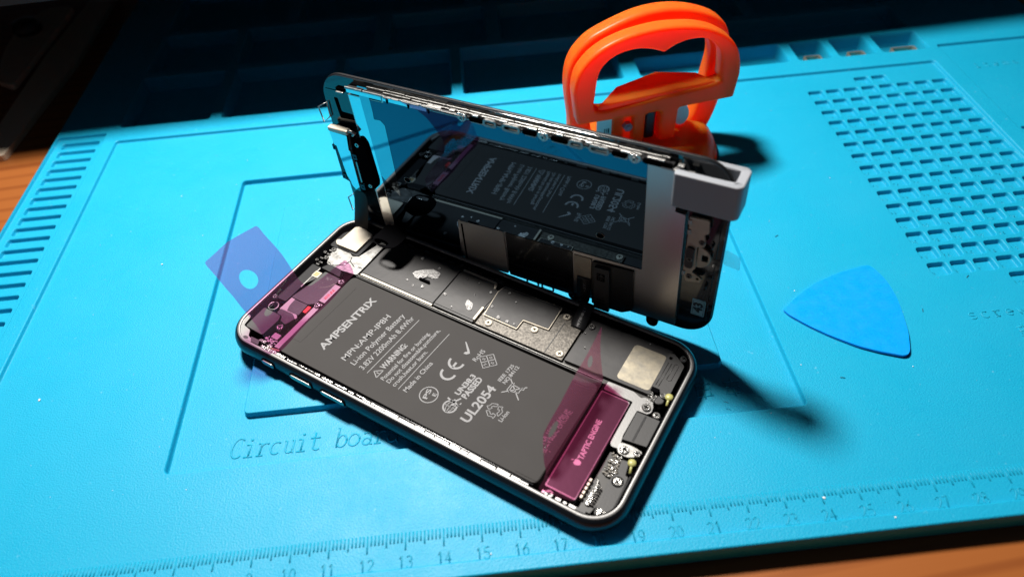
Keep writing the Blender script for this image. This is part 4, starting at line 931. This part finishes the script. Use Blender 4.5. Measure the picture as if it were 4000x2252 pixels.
text(bc, '4', (16.0, -5.6), (17.0, -5.6), 1.0, -4.25, 0, M=XY)
text(bc, 'dp', (15.2, -11.3), (17.6, -11.3), .9, -4.25, 0, M=XY)
obj('barcode', bc, M_INK, so)
mb = MB(); mb.prism(ell(44.4, -6.6, 3.0, 4.4, 28), -5.4, -4.9, M=XY); obj('round_sticker', mb, M_WHITE, cup)

# ------------------------------------------------------------ blue opening pick, clear film scrap
pk_o = [(252.0, 65.6), (253.4, 66.6), (259.6, 71.4), (266.4, 75.3), (275.5, 78.6), (284.1, 80.4), (286.4, 80.4), (287.3, 79.2), (288.7, 75), (289.2, 70.5), (289.0, 64.5), (287.8, 58.1), (286.2, 51.0), (283.6, 44.4), (282.4, 42.9), (280.6, 42.7), (274.6, 45.2), (269.2, 48.1), (262.6, 53.2), (257.7, 57.8), (253.2, 63.0)]
mb = MB(); mb.prism(rp(pk_o, 2, 3), .15, .95)
for v in mb.v: v.z += max(0, (v.x-262)*.018)
o = obj('opening_pick', mb, M_PICK, bevel=.3, seg=3)
tag(o, 'glossy blue triangular opening pick lying flat on the mat right of the phone', 'opening pick')
mb = MB(); mb.grid([[(236.0, 91.6, .3), (239.5, 94.6, .4), (243.0, 97.5, .5)], [(240.6, 86.4, .25), (243.6, 88.7, .7), (246.4, 91.2, .5)], [(243.6, 83.4, .15), (245.0, 84.4, .2), (246.6, 85.6, .2)]])
mb = MB(); mb.prism(rp([(238.6, 93.0), (242.4, 96.0), (246.2, 91.0), (243.9, 85.0), (239.6, 88.6)], .8), .1, .16)
o = obj('clear_film_scrap', mb, M_CLEAR); tag(o, 'small scrap of clear film lying on the mat beside the standing screen', 'film scrap')

# ------------------------------------------------------------ dust and lint
mb = MB()
for x, y, r_ in ((13.9, 61.3, .9), (68.1, 24.3, .25), (46.9, 26.5, .2), (282.3, 39.2, .4), (38.3, 118.2, .8), (36.6, 157.8, .5), (50.5, 132.1, .35), (292.6, 128.5, .4), (258.8, 73.6, .4), (240.5, 1.6, .7), (255.5, -6.2, .45), (152, -3.5, .5), (60, 178, .3), (250, 44, .35), (262, 108, .3), (20, 96, .25)):
    z = .15 if y > -5 else 1.5; r_ *= .7
    P = [(x+r_*random.uniform(.4, 1)*math.cos(t), y+r_*random.uniform(.4, 1)*math.sin(t), z+random.random()*r_*.4) for t in (0, 1.2, 2.5, 3.8, 5)]
    mb.add(P+[(x, y, z+r_*.5)], [(i, (i+1) % 5, 5) for i in range(5)])
for _ in range(45):
    x, y, r_ = random.uniform(0, 300), random.uniform(8, 195), random.uniform(.06, .16)
    if 60 < x < 247 and 30 < y < 165: continue
    mb.add([(x-r_, y, .05), (x+r_, y-r_, .05), (x, y+r_, .2)], [(0, 1, 2)])
o = obj('dust', mb, M_WHITE); o['kind'] = 'stuff'; o['label'] = 'white dust specks scattered over the blue mat'; o['category'] = 'dust'
mb = MB()
for x, y, a in ((260.4, 37.8, -.3), (316.6, 71.9, .6), (295.5, 59.8, 1.2), (262, 100, .4), (224, 33.6, -.5), (255, 122, .9)):
    mb.tube([(x-.7*math.cos(a), y-.7*math.sin(a), .15), (x, y+.12, .25), (x+.7*math.cos(a), y+.7*math.sin(a), .15)], .09, 5)
o = obj('lint', mb, M_INK); o['kind'] = 'stuff'; o['label'] = 'short dark lint hairs on the blue mat'; o['category'] = 'lint'

# ------------------------------------------------------------ dim things at the back, and an added unseen board that shades the back of the mat
tl = empty('metal_tool', 'dull flat bar tool with a round knob in the dark at upper left', 'tool', Matrix.Translation((0, 0, -6*S)))
mb = MB(); mb.prism(rp([(-68, 205), (-56, 205), (-50, 290), (-52, 372), (-66, 372), (-70, 300)], 2), 0.05, 3); obj('flat_bar', mb, M_DIM, tl, bevel=.5)
mb = MB(); mb.prism(rp([(-92, 302), (-84, 270), (-72, 262), (-70, 350), (-86, 352), (-95, 330)], 4), 3.05, 6); obj('side_plate', mb, M_DIM, tl, bevel=.5)
mb = MB(); mb.lathe([(7, 6), (7.4, 8), (6.4, 12), (2, 13)], 32, M=Matrix.Translation((-86, 322, 0))); obj('knob', mb, M_BLACK, tl)
a = Vector((-56, 206)); b = Vector((379, 227))
def up(g, z=60): k = z/LP.z; return Vector((g.x+(LP.x-g.x)*k, g.y+(LP.y-g.y)*k))
a2, b2 = up(a), up(b); d_ = (b2-a2).normalized(); a3 = a2-d_*420; b3 = b2+d_*420
mb = MB(); mb.prism([(a3.x, a3.y), (b3.x, b3.y), (b3.x, b3.y+420), (a3.x, a3.y+420)], 60, 76)  # made-up blocker above the frame; its front edge cuts off the lamp light
sh = empty('shade_board', 'added dark board out of view that shades the far edge of the repair mat', 'light blocker', Matrix.Translation((0, 0, 0)))
obj('shade_board_top', mb, M_BLOCKER, sh)
for x in (a3.x+20, b3.x-20):
    mb = MB(); yy = a3.y+(x-a3.x)*d_.y/d_.x+60; mb.box(x-12, x+12, yy, yy+330, -5.9, 60); obj('shade_board_leg', mb, M_BLOCKER, sh)
